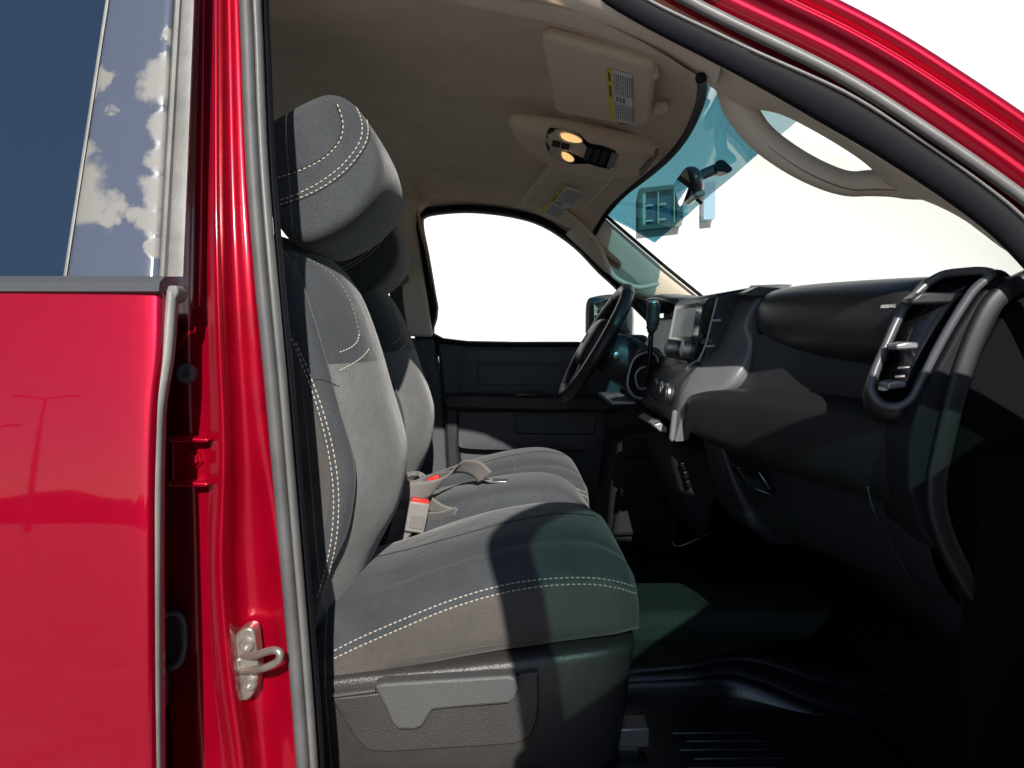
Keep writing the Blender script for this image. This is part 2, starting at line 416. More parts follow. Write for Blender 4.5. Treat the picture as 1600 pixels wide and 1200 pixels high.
# upper frame
def colrow(cols, pys, Y):
    rows = []
    for py in pys:
        rows.append([at(c(py), py, Y(py) + dy) for c, dy in cols])
    return rows
pys = [-160, -80, 0, 80, 160, 240, 320, 380, 432]
li = lambda a, b: (lambda py: a + (b - a) * py / 430.0)
Yu = lambda py: .862 + tumble(py)
grid('window_glass', colrow([(lambda py: -900, .012), (lambda py: -300, .008), (li(80, 20), .006), (li(172, 106), .005)], pys, Yu), 'privacy_glass', rd)
grid('glass_edge', colrow([(li(165, 99), .004), (li(167, 101), .000), (li(170, 104), .001)], pys, Yu), 'seal_pale', rd)
grid('pillar_applique', colrow([(li(168, 102), .008), (li(171, 105), .0), (li(210, 165), -.003), (li(262, 225), -.003), (li(271, 247), .000), (li(272, 249), .006)], pys, Yu), 'worn_applique', rd, sub=1)
grid('frame_channel', colrow([(li(272, 248), .006), (li(275, 251), -.002), (li(281, 256), .000), (li(284, 262), .008), (li(289, 268), .004), (li(303, 286), .006), (li(305, 288), .014), (li(303, 286), .03)], pys, Yu), 'seal_pale', rd, autos=50)
prism('channel_end', [(262, 446), (276, 446), (278, 456), (272, 470), (262, 474), (256, 468)], .868, .90, 'seal_pale', rd, bevel=.002)
# belt moulding
A = [at(x, y, .846) for x, y in ((248, 430), (248, 441), (246, 455), (244, 458))]
rows = [[Vector((p.x + dx, p.y + dyy, p.z)) for p, dyy in zip(A, (.014, 0, .001, .012))] for dx in (0.001, -.002, -.2, -.5, -.95)]
grid('belt_moulding', rows, 'belt_trim', rd, autos=50)

# ---- centre pillar in body colour, with its folds
bp = empty('body_pillar', at(360, 800, 1.0), T, 'red painted centre pillar with folded ribs, hinge and door striker')
PY = [-170, -80, 0, 150, 300, 440, 560, 680, 780, 860, 940, 1020, 1100, 1200, 1330, 1450]
Lx = [309, 306, 304, 299, 293, 289, 288, 291, 296, 298, 299, 301, 303, 307, 311, 315]
Rx = [374, 377, 380, 386, 393, 404, 414, 424, 436, 444, 453, 461, 467, 476, 486, 495]
rows = []
for py, l, r in zip(PY, Lx, Rx):
    w = r - l; t = tumble(py)
    k = min(max((py - 700) / 180.0, 0), 1); k2 = min(max((py - 1060) / 150.0, 0), 1)
    rx = 0.44 + .04 * math.sin(py / 160.0) * k - .12 * k + .06 * k2      # fold position
    cols = [(-.9, 1.06), (-.25, 1.02), (-.02, .992), (.015, .972), (.10, .967), (.20, .966), (rx - .14, .966 - .002), (rx - .05, .953), (rx + .02, .951), (rx + .08, .962),
            (rx + .13, .990 + .012 * k), (rx + .24, 1.002 + .020 * k), (.78, 1.000 + .024 * k * (1 - k2)), (.88, 1.000 + .010 * k), (.97, 1.006), (1.06, 1.022)]
    rows.append([at(l + c * w, py, Y + t) for c, Y in cols])
pillar = grid('pillar_skin', rows, 'red_jamb', bp, sub=3)
# raised panel on the upper pillar
up_rows = []
for py in (-100, 40, 180, 300, 400, 462, 480, 486):
    x0, x1 = (308 - py * .02, 322 - py * .012); t = tumble(py); e = .0 if py < 470 else (.006 if py < 483 else .012)
    up_rows.append([at(x0 + a * (x1 - x0), py, .966 + t - d + e) for a, d in ((-.1, -.004), (.05, .004), (.3, .006), (.7, .006), (.95, .004), (1.1, -.004))])
grid('pressed_rib', up_rows, 'red_jamb', bp, sub=2)
# striker
st = at(382, 1040, 1.0)
prism('striker_plate', [(362, 1002), (372, 988), (386, 981), (396, 986), (400, 1010), (403, 1040), (401, 1070), (392, 1090), (380, 1096), (370, 1088), (364, 1062), (355, 1050), (355, 1030)], .985, 1.012, 'striker_metal', bp, bevel=.003, sm=3)
for sx, sy in ((386, 1008), (390, 1068)):
    c = at(sx, sy, .984); lathe('striker_screw', [(.0095, .004), (.0105, -.001), (.008, -.004), (.0045, -.004), (.004, .000)], c, (0, 1, 0), 'striker_metal', bp, n=14)
tube('striker_loop', spline([at(378, 1024, .99), at(398, 1024, .972), at(425, 1016, .955), at(437, 1020, .950), at(434, 1033, .952), at(415, 1043, .958), at(395, 1047, .972), at(372, 1049, .99)], 6), .0052, 'striker_metal', bp, n=10)
prism('striker_tab', [(355, 1030), (372, 1036), (374, 1050), (357, 1056)], .976, .995, 'striker_metal', bp, bevel=.002)
# hinge bracket with bolt
for y0, y1 in ((683, 692), (752, 762)):
    prism('hinge_leaf', [(262, y0), (322, y0 + 1), (328, y0 + 5), (322, y1), (262, y1)], .945, .985, 'red_jamb', bp, bevel=.003)
prism('hinge_plate', [(268, 690), (326, 690), (327, 755), (268, 755)], .966, .985, 'red_jamb', bp, bevel=.003)
c = at(302, 717, .966); lathe('hinge_bolt', [(.014, .003), (.0145, -.002), (.0135, -.004), (.0095, -.004), (.009, -.010), (.006, -.011)], c, (0, 1, 0), 'red_jamb', bp, n=6)
c = at(293, 583, .968); lathe('rubber_bumper', [(.013, .004), (.0135, -.003), (.011, -.007), (.006, -.008), (.005, -.004), (.0, -.004)], c, (0, 1, 0), 'belt_trim', bp, n=18)
sweep('cable_grommet', spline([at(x, y, .985) for x, y in ((252, 962), (272, 958), (286, 968), (289, 1000), (284, 1030), (268, 1044), (252, 1042))], 5), circ(.004, 8), 'belt_trim', bp, up=(0, -1, 0))
prism('grommet_face', [(248, 960), (284, 964), (287, 1000), (282, 1032), (264, 1042), (248, 1040)], .992, 1.02, 'dark_plastic', bp)
# ribbed boot between the doors
P = [at(253, 1045 + 5 * i, .975) for i in range(12)]
tube('wire_boot', P, [.008 + .003 * (i % 2) for i in range(12)], 'webbing_dark', bp, n=10)

# ---- door opening seal, a closed ring round the doorway
ring_px = [(486, 1300, 1.0), (482, 1200, 1.0), (467, 1000, 1.0), (450, 800, 1.0), (433, 600, 1.0), (417, 430, 1.005), (403, 250, 1.035), (396, 80, 1.07), (394, -60, 1.09), (425, -178, 1.105), (520, -218, 1.115), (700, -158, 1.12), (860, -70, 1.115), (1000, 16, 1.11), (1127, 80, 1.10), (1300, 168, 1.08), (1412, 236, 1.065), (1525, 314, 1.045), (1600, 380, 1.03), (1690, 490, 1.01), (1755, 640, 1.0), (1760, 850, 1.0), (1700, 1100, 1.0), (1600, 1330, 1.0), (1400, 1420, 1.0), (900, 1440, 1.0), (540, 1410, 1.0)]
RING = spline([at(x, y, Y) for x, y, Y in ring_px], 6, True)
sl = empty('door_seal', RING[0], T, 'grey ribbed rubber seal running round the doorway, painted black for shade along the roof')
NR = len(RING)
def run(a, b): return [RING[k % NR] for k in range(a, b + 1)]
post = run(118, NR + 57)        # sill, centre pillar and up round the corner
head = run(55, 120)             # along the roof and down the screen pillar
sweep('seal_carrier', post, [(.004, -.017), (.012, -.013), (.015, -.006), (.013, .000), (.006, .003), (-.012, .004), (-.016, -.016)], 'seal_grey', sl, up=(0, -1, 0), sub=1)
sweep('seal_lip', post, [(.010, .004), (.014, .007), (.013, .0115), (.006, .0145), (-.006, .014), (-.010, .005)], 'seal_shine', sl, up=(0, -1, 0), sub=1)
sweep('seal_bulb', [p + Vector((0, .028, 0)) for p in post], [(.006, .006), (.008, .011), (.004, .013), (-.004, .014), (-.016, .013), (-.014, .006)], 'seal_black', sl, up=(0, -1, 0), sub=1)
HS = [lerp(p.x, [-.3, .2, .34, .48, .60, .72], [.56, .56, .62, .84, .76, .70]) for p in head]
sweep('seal_carrier', head, [(.010, -.026), (.013, -.018), (.008, .004), (-.004, .022), (-.016, .026), (-.03, .020), (-.03, -.026)], 'seal_black', sl, up=(0, -1, 0), sub=1, scale=HS)  # same rubber as the grey run, painted black for its shade
fh = frames(head, False, (0, -1, 0))
tube('seal_lip', [p + n_ * .012 * h_ + (b if b.z < 0 else -b) * -.027 * h_ for p, (t_, n_, b), h_ in zip(head, fh, HS)], .0028, 'seal_shine', sl, n=8)

# ---- roof rail and screen pillar outside, body colour
rail_ctr = [(640, -245, 1.13), (800, -165, 1.13), (950, -65, 1.125), (1100, 20, 1.11), (1300, 118, 1.085), (1450, 212, 1.06), (1600, 318, 1.035), (1700, 405, 1.02), (1790, 520, 1.0)]
C = spline([at(x, y, Y) for x, y, Y in rail_ctr], 5)
fr = frames(C, False, (0, -1, 0))
prof = [(-.020, .012), (.006, .008), (.010, .004), (.004, .001), (-.004, -.003), (.002, -.012), (.010, -.020), (.014, -.026), (.013, -.031), (.016, -.037), (.028, -.043), (.032, -.048), (.030, -.054), (.018, -.058), (.016, -.062), (.026, -.068), (.029, -.076), (.024, -.086), (.006, -.094), (-.03, -.100), (-.10, -.106)]
rows = []
for (t_, nn, bb), c in zip(fr, C):
    bz = bb if bb.z < 0 else -bb
    rows.append([c + nn * a + bz * b for a, b in prof])
rr = grid('roof_rail', rows, 'red_paint', T, sub=2, label='red painted roof rail and screen pillar with pressed gutters')
sweep('rail_seal', [c + Vector((0, -.014, 0)) + (b if b.z < 0 else -b) * .002 for c, (t_, n_, b) in zip(C, fr)], circ(.0085, 10), 'seal_shine', T, up=(0, -1, 0))
# roof skin above the cab
rows = []
for i in range(13):
    X = -1.45 + i * .155
    zz = lerp(X, [-1.45, -.6, 0, .25, .42], [2.03, 2.07, 2.06, 2.02, 1.955])
    rows.append([Vector((X - .02 * abs(q), YM + q * .78, zz - .06 * q ** 4 - (.02 if abs(q) > .97 else 0))) for q in (-1, -.9, -.7, -.35, 0, .35, .7, .9, 1)])
grid('roof_skin', rows, 'red_paint', T, sub=1)
# cab back wall, far side and rear inside trim
box('cab_back', (-1.50, YM, 1.10), (.05, 1.75, .72), 'dark_plastic', T)
box('cab_back_header', (-1.46, YM, 1.93), (.06, 1.70, .14), 'headliner', T)
build('back_window', [(-1.50, YM - .85, 1.45), (-1.50, YM + .85, 1.45), (-1.47, YM + .85, 1.88), (-1.47, YM - .85, 1.88)], [(0, 1, 2, 3)], 'side_glass', T)

box('hinge_pillar', (.93, 1.02, .98), (.16, .14, .92), 'red_jamb', T, bevel=.02, seg=3)
box('front_wing', (1.62, .97, 1.0), (1.18, .16, .80), 'red_paint', T, bevel=.06, seg=4)
box('bonnet', (1.62, YM, 1.40), (1.18, 1.70, .08), 'red_paint', T, bevel=.035, seg=4)

# ---- headliner
rows = []
HX = [-1.45, -1.1, -.8, -.5, -.3, -.15, 0, .1, .18, .24, .28, .30]
for X in HX:
    zz = lerp(X, [-1.45, -.8, -.2, .05, .2, .30], [1.96, 1.985, 1.98, 1.955, 1.895, 1.835])
    r = []
    for q in (-1, -.95, -.88, -.78, -.6, -.3, 0, .3, .6, .78, .88, .95, 1):
        bow = .11 * (1 - q * q) * max(0, (X + .1) / .4) ** 2
        r.append(Vector((X + bow, YM + q * .70, zz - (.115 if q > 0 else .032) * abs(q) ** 5 + .012 * (1 - q * q) * (X > .2))))
    rows.append(r)
hl = grid('headliner', rows, 'headliner', T, sub=2, label='beige cloth headliner over the cab')
# dark rolled edge where the headliner meets the windscreen
hedge = [r for r in rows[-1]]
tube('headliner_edge', spline([p + Vector((.001, 0, -.002)) for p in hedge], 4), .0085, 'seal_black', T, n=8)

# rail trim between headliner and the doorway (near side) and its twin
def rail_trim(side):
    outer = [at(*p) for p in ((420, -185, 1.135), (560, -190, 1.135), (700, -130, 1.135), (803, -62, 1.135), (900, 0, 1.13), (1000, 36, 1.125), (1062, 64, 1.12), (1127, 96, 1.118))]
    inner = [at(*p) for p in ((420, -70, 1.23), (560, -45, 1.23), (700, 6, 1.23), (803, 27, 1.23), (892, 43, 1.228), (996, 78, 1.215), (1056, 98, 1.195), (1112, 138, 1.185))]
    rows = []
    for o, i in zip(spline(outer, 4), spline(inner, 4)):
        d = i - o
        rows.append([o + Vector((0, -.02, .02)), o, o + d * .25 + Vector((0, -.006, -.008)), o + d * .6 + Vector((0, -.004, -.010)), o + d * .9 + Vector((0, 0, -.004)), i, i + Vector((0, .012, .02))])
    if side: rows = [[mir(p) for p in r] for r in rows]
    grid('rail_trim', rows, 'beige_trim', T, sub=1)
rail_trim(0); rail_trim(1)

# ---- screen pillar trim, passenger side, with its grab handle
ap = empty('pillar_trim', at(1300, 250, 1.08), T, 'beige screen pillar trim with moulded grab handle, passenger side')
top_l = [(1052, 58, 1.118), (1127, 98, 1.112), (1200, 138, 1.105), (1300, 199, 1.09), (1356, 232, 1.08), (1412, 266, 1.072), (1470, 304, 1.062), (1525, 341, 1.052), (1570, 378, 1.045), (1600, 408, 1.04)]
bot_l = [(1050, 97, 1.235), (1108, 132, 1.24), (1145, 168, 1.235), (1200, 174, 1.185), (1234, 185, 1.165), (1300, 221, 1.14), (1356, 258, 1.135), (1396, 296, 1.16), (1455, 317, 1.16), (1504, 341, 1.15), (1548, 376, 1.13), (1590, 420, 1.11)]
TL = spline([at(*p) for p in top_l], 4); BL = spline([at(*p) for p in bot_l], 4)
def pick(L, t): 
    f = t * (len(L) - 1); i = min(int(f), len(L) - 2); return L[i].lerp(L[i + 1], f - i)
# match stations by X
def by_x(L, x):
    for a, b in zip(L, L[1:]):
        if a.x <= x <= b.x: return a.lerp(b, (x - a.x) / max(b.x - a.x, 1e-6))
    return L[0].copy() if x < L[0].x else L[-1].copy()
rows = []
x0, x1 = max(TL[0].x, BL[0].x), min(TL[-1].x, BL[-1].x)
for i in range(33):
    x = x0 + (x1 - x0) * i / 32; a, b = by_x(TL, x), by_x(BL, x); d = b - a
    rows.append([a + Vector((0, .02, .008)), a, a + d * .35 + Vector((0, 0, -.003)), a + d * .7 + Vector((0, 0, -.003)), a + d * .97, b + Vector((0.002, .016, .006)), b + Vector((.01, .03, .018))])
grid('trim_cover', rows, 'beige_trim', ap, sub=1)
hp = spline([at(*p) for p in [(1128, 130, 1.24), (1152, 164, 1.235), (1186, 211, 1.23), (1236, 249, 1.225), (1286, 275, 1.22), (1326, 287, 1.215), (1364, 286, 1.205), (1410, 290, 1.19), (1450, 303, 1.17)]], 6)
n = len(hp); rad = [lerp(i / (n - 1), [0, .12, .3, .6, .75, .9, 1], [.012, .026, .0225, .0205, .0215, .020, .010]) for i in range(n)]
tube('grab_handle', hp, rad, 'beige_trim', ap, n=14, sub=1)
tube('handle_seam', [p + Vector((0, -r_ * .80, -r_ * .62)) for p, r_ in zip(hp[5:-4], rad[5:-4])], .0012, 'beige_dark', ap, n=6)

# ---- screen pillar trim, driver side
ap2 = empty('pillar_trim', at(1000, 420, 2.5), T, 'cream screen pillar trim on the driver side lit through the windscreen')
wl_ = spline([at(*p) for p in [(930, 327, 2.50), (965, 357, 2.50), (1000, 387, 2.51), (1040, 421, 2.53), (1082, 455, 2.55), (1110, 478, 2.56)]], 4)
dl_ = spline([at(*p) for p in [(884, 365, 2.56), (905, 385, 2.57), (924, 406, 2.58), (950, 434, 2.59), (985, 460, 2.60), (1024, 474, 2.61)]], 4)
rows = []
for a, b in zip(wl_, dl_):
    d = b - a
    rows.append([a + Vector((0, .04, .01)), a, a + d * .2 + Vector((0, -.010, 0)), a + d * .45 + Vector((0, -.016, -.0)), a + d * .75 + Vector((0, -.016, 0)), a + d * .95 + Vector((0, -.006, 0)), b + Vector((0, .02, 0))])
grid('trim_cover', rows, 'beige_trim', ap2, sub=1)
prism('handle_recess', [(943, 400), (952, 406), (975, 422), (992, 436), (999, 446), (985, 445), (966, 434), (951, 418)], 2.525, 2.58, 'beige_dark', ap2, sm=3, bevel=.002)
tube('handle_rim', spline([at(*p) for p in [(938, 374, 2.50), (945, 404, 2.50), (958, 430, 2.50), (978, 443, 2.50), (1000, 449, 2.50), (1030, 443, 2.50)]], 5), [.004] + [.008] * 24 + [.004], 'beige_trim', ap2, n=10)
tube('screen_edge', [p + Vector((.004, -.012, .002)) for p in wl_], .006, 'seal_black', ap2, n=8)

# ---- windscreen
def xh(q): return (.315 + .15 * (1 - q * q)) 
ws = []
for k in range(11):
    v = -.16 + 1.16 * k / 10.0; r = []
    for j in range(15):
        q = -1 + 2 * j / 14.0
        top = Vector((xh(q) + .01, YM + q * .695, 1.825 + .018 * (1 - q * q))); bot = Vector((.83 + .24 * (1 - q * q), YM + q * .80, 1.455))
        p = top.lerp(bot, v); p += Vector((.35, 0, .6)).normalized() * (.045 * math.sin(math.pi * v)); r.append(p)
    ws.append(r)
grid('windscreen', ws, 'windscreen_glass', T, label='clear windscreen with blue shade band')
def px_of(p):
    c = CM.transposed() @ (p - CO); return 800 + F_PX * c.x / -c.z, 600 - F_PX * c.y / -c.z
def on_ws(j, v):
    f = v * 10; i = min(int(f), 9); return ws[i][j].lerp(ws[i + 1][j], f - i) + Vector((-.003, 0, -.006))
vj = []
for j in range(15):          # the band's straight lower edge, column by column
    v = .02
    while v < .6:
        x, y = px_of(on_ws(j, v))
        if y - 235 > -(x - 1190) * 155 / 180.0: break
        v += .004
    vj.append(v)
print('band', [round(v, 2) for v in vj])
band = [[on_ws(j, vj[j] * k / 6.0) for j in range(15)] for k in range(7)]
grid('shade_band', band, 'band_film', T, label='deep blue shade band along the top of the windscreen')

# ---- sun visors with warning labels
def visor(name, quad, Ys, lab, label):
    P = [at(x, y, Y) for (x, y), Y in zip(quad, Ys)]
    nrm = (P[1] - P[0]).cross(P[3] - P[0]).normalized()
    if nrm.z > 0: nrm = -nrm
    v = empty(name, P[0], T, label)
    L = []
    for i in range(4):           # rounded corners
        a, b, c = P[i - 1], P[i], P[(i + 1) % 4]
        rad = .022
        p0 = b + (a - b).normalized() * rad; p2 = b + (c - b).normalized() * rad
        for t in (0, .33, .67, 1): L.append(p0.lerp(b, t).lerp(b.lerp(p2, t), t))
    loops = []
    cen = sum(P, Vector()) / 4
    for off, s in ((.010, .975), (.006, 1.0), (-.004, 1.0), (-.010, .975), (-.012, .90)):
        loops.append([cen + (p - cen) * s + nrm * (-off) for p in L])
    loft('visor_panel', loops, 'visor_cloth', v, autos=60)
    # label sheet, on the lower face
    u, w = (P[1] - P[0]), (P[3] - P[0])
    def Q(a, b, h): return P[0] + u * a + w * b + nrm * h
    (a0, b0, a1, b1, yw) = lab
    build('warning_label', [Q(a0, b0, .0130), Q(a1, b0, .0130), Q(a1, b1, .0130), Q(a0, b1, .0130)], [(0, 1, 2, 3)], 'label_white', v, smooth=False)
    build('label_stripe', [Q(a0, b0, .0136), Q(a0 + yw, b0, .0136), Q(a0 + yw, b1, .0136), Q(a0, b1, .0136)], [(0, 1, 2, 3)], 'label_yellow', v, smooth=False)
    V, F = [], []
    def ink(a, b, c, d):
        i = len(V); V.extend([Q(a, b, .0141), Q(c, b, .0141), Q(c, d, .0141), Q(a, d, .0141)]); F.append((i, i + 1, i + 2, i + 3))
    da, db = a1 - a0, b1 - b0
    rnd = random.Random(3)
    for k in range(9):            # rows of small print run along b, with a picture block in the middle
        a = a0 + yw + da * (.07 + k * .085)
        for s0, s1 in ((.06, .44), (.62, .95)):
            b = s0
            while b < s1:
                l = rnd.uniform(.02, .07); ink(a, b0 + db * b, a + da * .032, b0 + db * min(b + l, s1)); b += l + .012
    for s in (.50, .55): 
        for k in range(3): ink(a0 + yw + da * (.12 + .14 * k), b0 + db * (s - .015), a0 + yw + da * (.20 + .14 * k), b0 + db * (s + .02))
    for s0, s1 in ((.06, .22), (.30, .52)): ink(a0 + yw * .35, b0 + db * s0, a0 + yw * .7, b0 + db * s1)
    build('label_print', V, F, 'ink', v, smooth=False, normals=False)
    return v, P, Q
v1, P1, Q1 = visor('sun_visor', [(846, 44), (1028, 94), (1016, 192), (872, 170)], [1.285, 1.255, 1.475, 1.535], (.57, .16, .80, .82, .05), 'beige sun visor with white warning label, passenger side')
v2, P2, Q2 = visor('sun_visor', [(878, 232), (972, 262), (918, 322), (812, 318)], [1.96, 1.96, 2.34, 2.36], (.40, .42, .76, .98, .07), 'beige sun visor with white warning label, driver side')
tube('visor_rod', spline([at(1004, 80, 1.27), at(1020, 96, 1.27), at(1024, 120, 1.30)], 4), .008, 'beige_trim', v1, n=10)
box('visor_clip', at(1030, 168, 1.47), (.035, .03, .02), 'beige_trim', v1, bevel=.006)
box('visor_clip', at(985, 186, 1.52), (.05, .012, .02), 'beige_dark', v1, bevel=.004)

# ---- overhead console
oc = empty('overhead_console', at(930, 235, 1.78), T, 'beige overhead console with two lit amber map lamps')
oc_pts = [(800, 195), (840, 196), (900, 205), (960, 218), (1020, 228), (1036, 233), (1030, 248), (1005, 268), (960, 276), (900, 268), (850, 250), (815, 225)]
A = spline([at(x, y, lerp(y, [190, 280], [1.70, 1.93])) for x, y in oc_pts], 3, True)
cen = sum(A, Vector()) / len(A)
loops = [[cen + (p - cen) * s + Vector((0, 0, dz)) for p in A] for s, dz in ((1.12, .035), (1.03, .006), (1.0, -.004), (.93, -.014), (.5, -.018))]
loft('console_shell', loops, 'headliner', oc, sub=1)
cb = bvh_of([o for o in oc.children])
def patch(name, pts, m, lift=.003, thick=.003, sm=0, parent=oc):
    """a small plate lying on the console shell under a drawn outline"""
    A = []
    for x, y in pts:
        d = (CM @ Vector(((x - 800) / F_PX, (600 - y) / F_PX, -1.0))).normalized(); h = cb.ray_cast(CO, d)
        p = h[0] if h[0] else at(x, y, 1.82)
        A.append(p - d * lift)
    if sm: A = spline(A, sm, True)
    n = len(A); dn = Vector((0, 0, thick)); B = [p + dn for p in A]
    F = [tuple(range(n)), tuple(range(2 * n - 1, n - 1, -1))] + [(i, (i + 1) % n, n + (i + 1) % n, n + i) for i in range(n)]
    return build(name, A + B, F, m, parent, autos=40)
patch('switch_panel', [(856, 205), (868, 203), (905, 212), (922, 226), (962, 237), (952, 264), (920, 256), (890, 256), (862, 243), (853, 225)], 'black_gloss', .004, .004, 2)
for pts in ([(866, 206), (880, 205), (903, 213), (911, 222), (905, 226), (885, 224), (868, 215)], [(860, 231), (872, 236), (892, 243), (898, 252), (890, 255), (872, 249), (860, 240)]):
    patch('lamp_lens', pts, 'lens_white', .010, .004, 2)
for pts in ([(876, 211), (890, 211), (904, 217), (909, 222), (898, 223), (882, 219)], [(878, 239), (890, 243), (897, 250), (890, 253), (880, 248)]):
    patch('map_lamp', pts, 'lamp_amber', .014, .003, 2)
patch('sunglass_button', [(956, 240), (967, 242), (960, 262), (948, 262)], 'switch_grey', .008, .004)
for k in range(3): patch('switch', [(918 + k * 12, 232 + k * 3), (926 + k * 12, 234 + k * 3), (919 + k * 12, 252 + k * 3), (911 + k * 12, 250 + k * 3)], 'dark_plastic', .010, .005)
for k in range(2): patch('switch', [(864 + k * 14, 222 + k * 4), (876 + k * 14, 225 + k * 4), (874 + k * 14, 231 + k * 4), (862 + k * 14, 228 + k * 4)], 'dark_plastic', .010, .005)
for y0, y1 in ((234, 240), (240, 246)):
    patch('console_groove', [(1026, y0), (1030, y0 + 1), (1004, y0 + 34), (998, y0 + 34)], 'beige_dark', .008, .003)
lathe('ceiling_button', [(.016, .006), (.016, -.002), (.013, -.006), (.008, -.006), (.007, -.002), (.0, -.002)], at(680, 277, 2.42), (0, .5, .8), 'beige_trim', T, n=18)

# ---- rear-view mirror
wsb = BVHTree.FromPolygons([p for r in ws for p in r], [(i * 15 + j, i * 15 + j + 1, (i + 1) * 15 + j + 1, (i + 1) * 15 + j) for i in range(10) for j in range(14)])
mh = wsb.ray_cast(CO, (CM @ Vector(((1132 - 800) / F_PX, (600 - 259) / F_PX, -1.0))).normalized())[0] or at(1132, 259, 1.7)
MY = mh.y - .035
print('mirror depth', MY)
rm = empty('rear_view_mirror', at(1130, 258, MY), T, 'black rear-view mirror on a jointed arm against the windscreen')
mc = at(1074, 292, MY - .02)
ax = Matrix.Rotation(R(-16), 3, 'Y') @ Matrix.Rotation(R(-6), 3, 'Z')
loops = []
for k in range(13):
    t = -1 + 2 * k / 12.0; s = max(.05, (1 - abs(t) ** 3.2)) ** .5
    ring = []
    for j in range(16):
        a = 2 * math.pi * j / 16; ca, sa = math.cos(a), math.sin(a)
        x = (.030 * ca if ca > 0 else .010 * ca) * s; z = .040 * (abs(sa) ** .8) * (1 if sa > 0 else -1) * s
        ring.append(mc + ax @ Vector((x, t * .122, z)))
    loops.append(ring)
loft('mirror_head', loops, 'mirror_shell', rm, sub=1)
g_ = [mc + ax @ Vector((-.0115, t * .112, z)) for t, z in ((-1, -.02), (-1, .02), (-.9, .030), (.9, .030), (1, .02), (1, -.02), (.9, -.030), (-.9, -.030))]
build('mirror_pane', g_, [tuple(range(8))], 'mirror_glass', rm, smooth=False)
box('mirror_underside', mc + ax @ Vector((.004, -.085, -.034)), (.022, .05, .012), 'buckle_grey', rm, rot=ax, bevel=.004)
tube('dip_lever', [mc + ax @ Vector((.0, -.06, -.036)), at(1097, 318, MY - .08)], .004, 'black_gloss', rm, n=8)
tube('mirror_arm', spline([mc + ax @ Vector((.02, .0, .008)), at(1092, 276, MY - .01), at(1116, 265, MY), at(1122, 262, MY)], 5), [.010] * 2 + [.0125] * 10 + [.006] * 4, 'mirror_shell', rm, n=12)
prism('mirror_mount', [(1117, 258), (1122, 250), (1132, 250), (1140, 258), (1145, 263), (1141, 269), (1128, 268), (1119, 266)], MY - .02, MY + .03, 'black_gloss', rm, bevel=.006, sm=2)

# ---- driver side: pillar trim, belt, door
dp = empty('pillar_trim', at(640, 430, 2.58), T, 'beige centre pillar trim with seat belt anchor, driver side')
A = [(612, 300), (668, 320), (655, 332), (652, 350), (662, 400), (684, 540), (690, 700), (640, 700), (628, 540), (612, 420)]
prism('upper_trim', [(588, 270), (690, 300), (650, 336), (649, 352), (657, 400), (676, 527), (626, 525), (604, 400)], 2.56, 2.66, 'beige_trim', dp, bevel=.012)
prism('lower_trim', [(600, 528), (677, 529), (694, 640), (706, 820), (600, 820)], 2.565, 2.66, 'door_plastic', dp, bevel=.01)
sb = empty('seat_belt', at(628, 435, 2.54), T, 'dark shoulder belt hanging from its ring, driver side')
ribbon('belt_strap', [at(618, 438, 2.52), at(621, 480, 2.52), at(630, 530, 2.51), at(644, 580, 2.50), at(658, 620, 2.5)], .046, [Vector((1, .45, 0))] * 5, 'webbing_dark', sb)
ribbon('belt_strap', [at(612, 330, 2.56), at(622, 380, 2.555), at(624, 432, 2.53)], .03, [Vector((.3, .8, 0))] * 3, 'webbing', sb)
tube('belt_ring', spline([at(606, 440, 2.53), at(618, 434, 2.525), at(632, 428, 2.525), at(637, 436, 2.525), at(630, 443, 2.525), at(616, 444, 2.525)], 4, True), .006, 'buckle_grey', sb, closed=True, n=8)
lathe('ring_bolt', [(.014, .01), (.014, -.004), (.009, -.008), (.0, -.008)], at(631, 433, 2.535), (0, 1, 0), 'buckle_grey', sb, n=14)

fd = empty('front_door', at(800, 620, 2.62), T, 'dark grey driver door card with armrest and map pocket, closed')
win = [(660, 334), (690, 327), (740, 325), (800, 332), (850, 347), (900, 380), (940, 421), (975, 455), (1040, 540), (900, 540), (690, 534), (678, 480), (664, 400), (655, 352)]
WN = spline([at(x, y, 2.60) for x, y in win], 4, True)
sweep('window_seal', WN, [(.012, -.004), (.012, .010), (-.03, .014), (-.03, -.006)], 'seal_black', fd, closed=True, up=(0, -1, 0))
sweep('frame_seal', [p + Vector((-.012 if p.x < -.2 else 0, .0, .006 if p.z > 1.6 else 0)) for p in WN], [(.010, -.003), (.018, .002), (.010, .006), (-.02, .006), (-.02, -.004)], 'seal_black', fd, closed=True, up=(0, -1, 0))
n = len(WN); build('window_glass', [p + Vector((0, .03, 0)) for p in WN], [tuple(range(n))], 'side_glass', fd, smooth=False)
top = [p for p in WN[40:] + WN[:40] if p.z > 1.52 and p.x < .42]
rows = [[p + Vector((-.008 if p.x < -.27 else .004, .0, .012)), p + Vector((0, -.03, .03)), p + Vector((0, -.06, .07 if p.x < .2 else .05)), p + Vector((0, -.12, .11 if p.x < .2 else .06))] for p in top]
grid('header_trim', rows, 'headliner', T, sub=1)
# header strip of the door between glass and headliner (outside skin)
rows = [[p + Vector((0, .05, 0)), p + Vector((0, .06, 0)) + (p - at(800, 440, 2.60)).normalized() * .07] for p in WN]
rows.append(rows[0]); grid('outer_frame', rows, 'seal_black', fd)
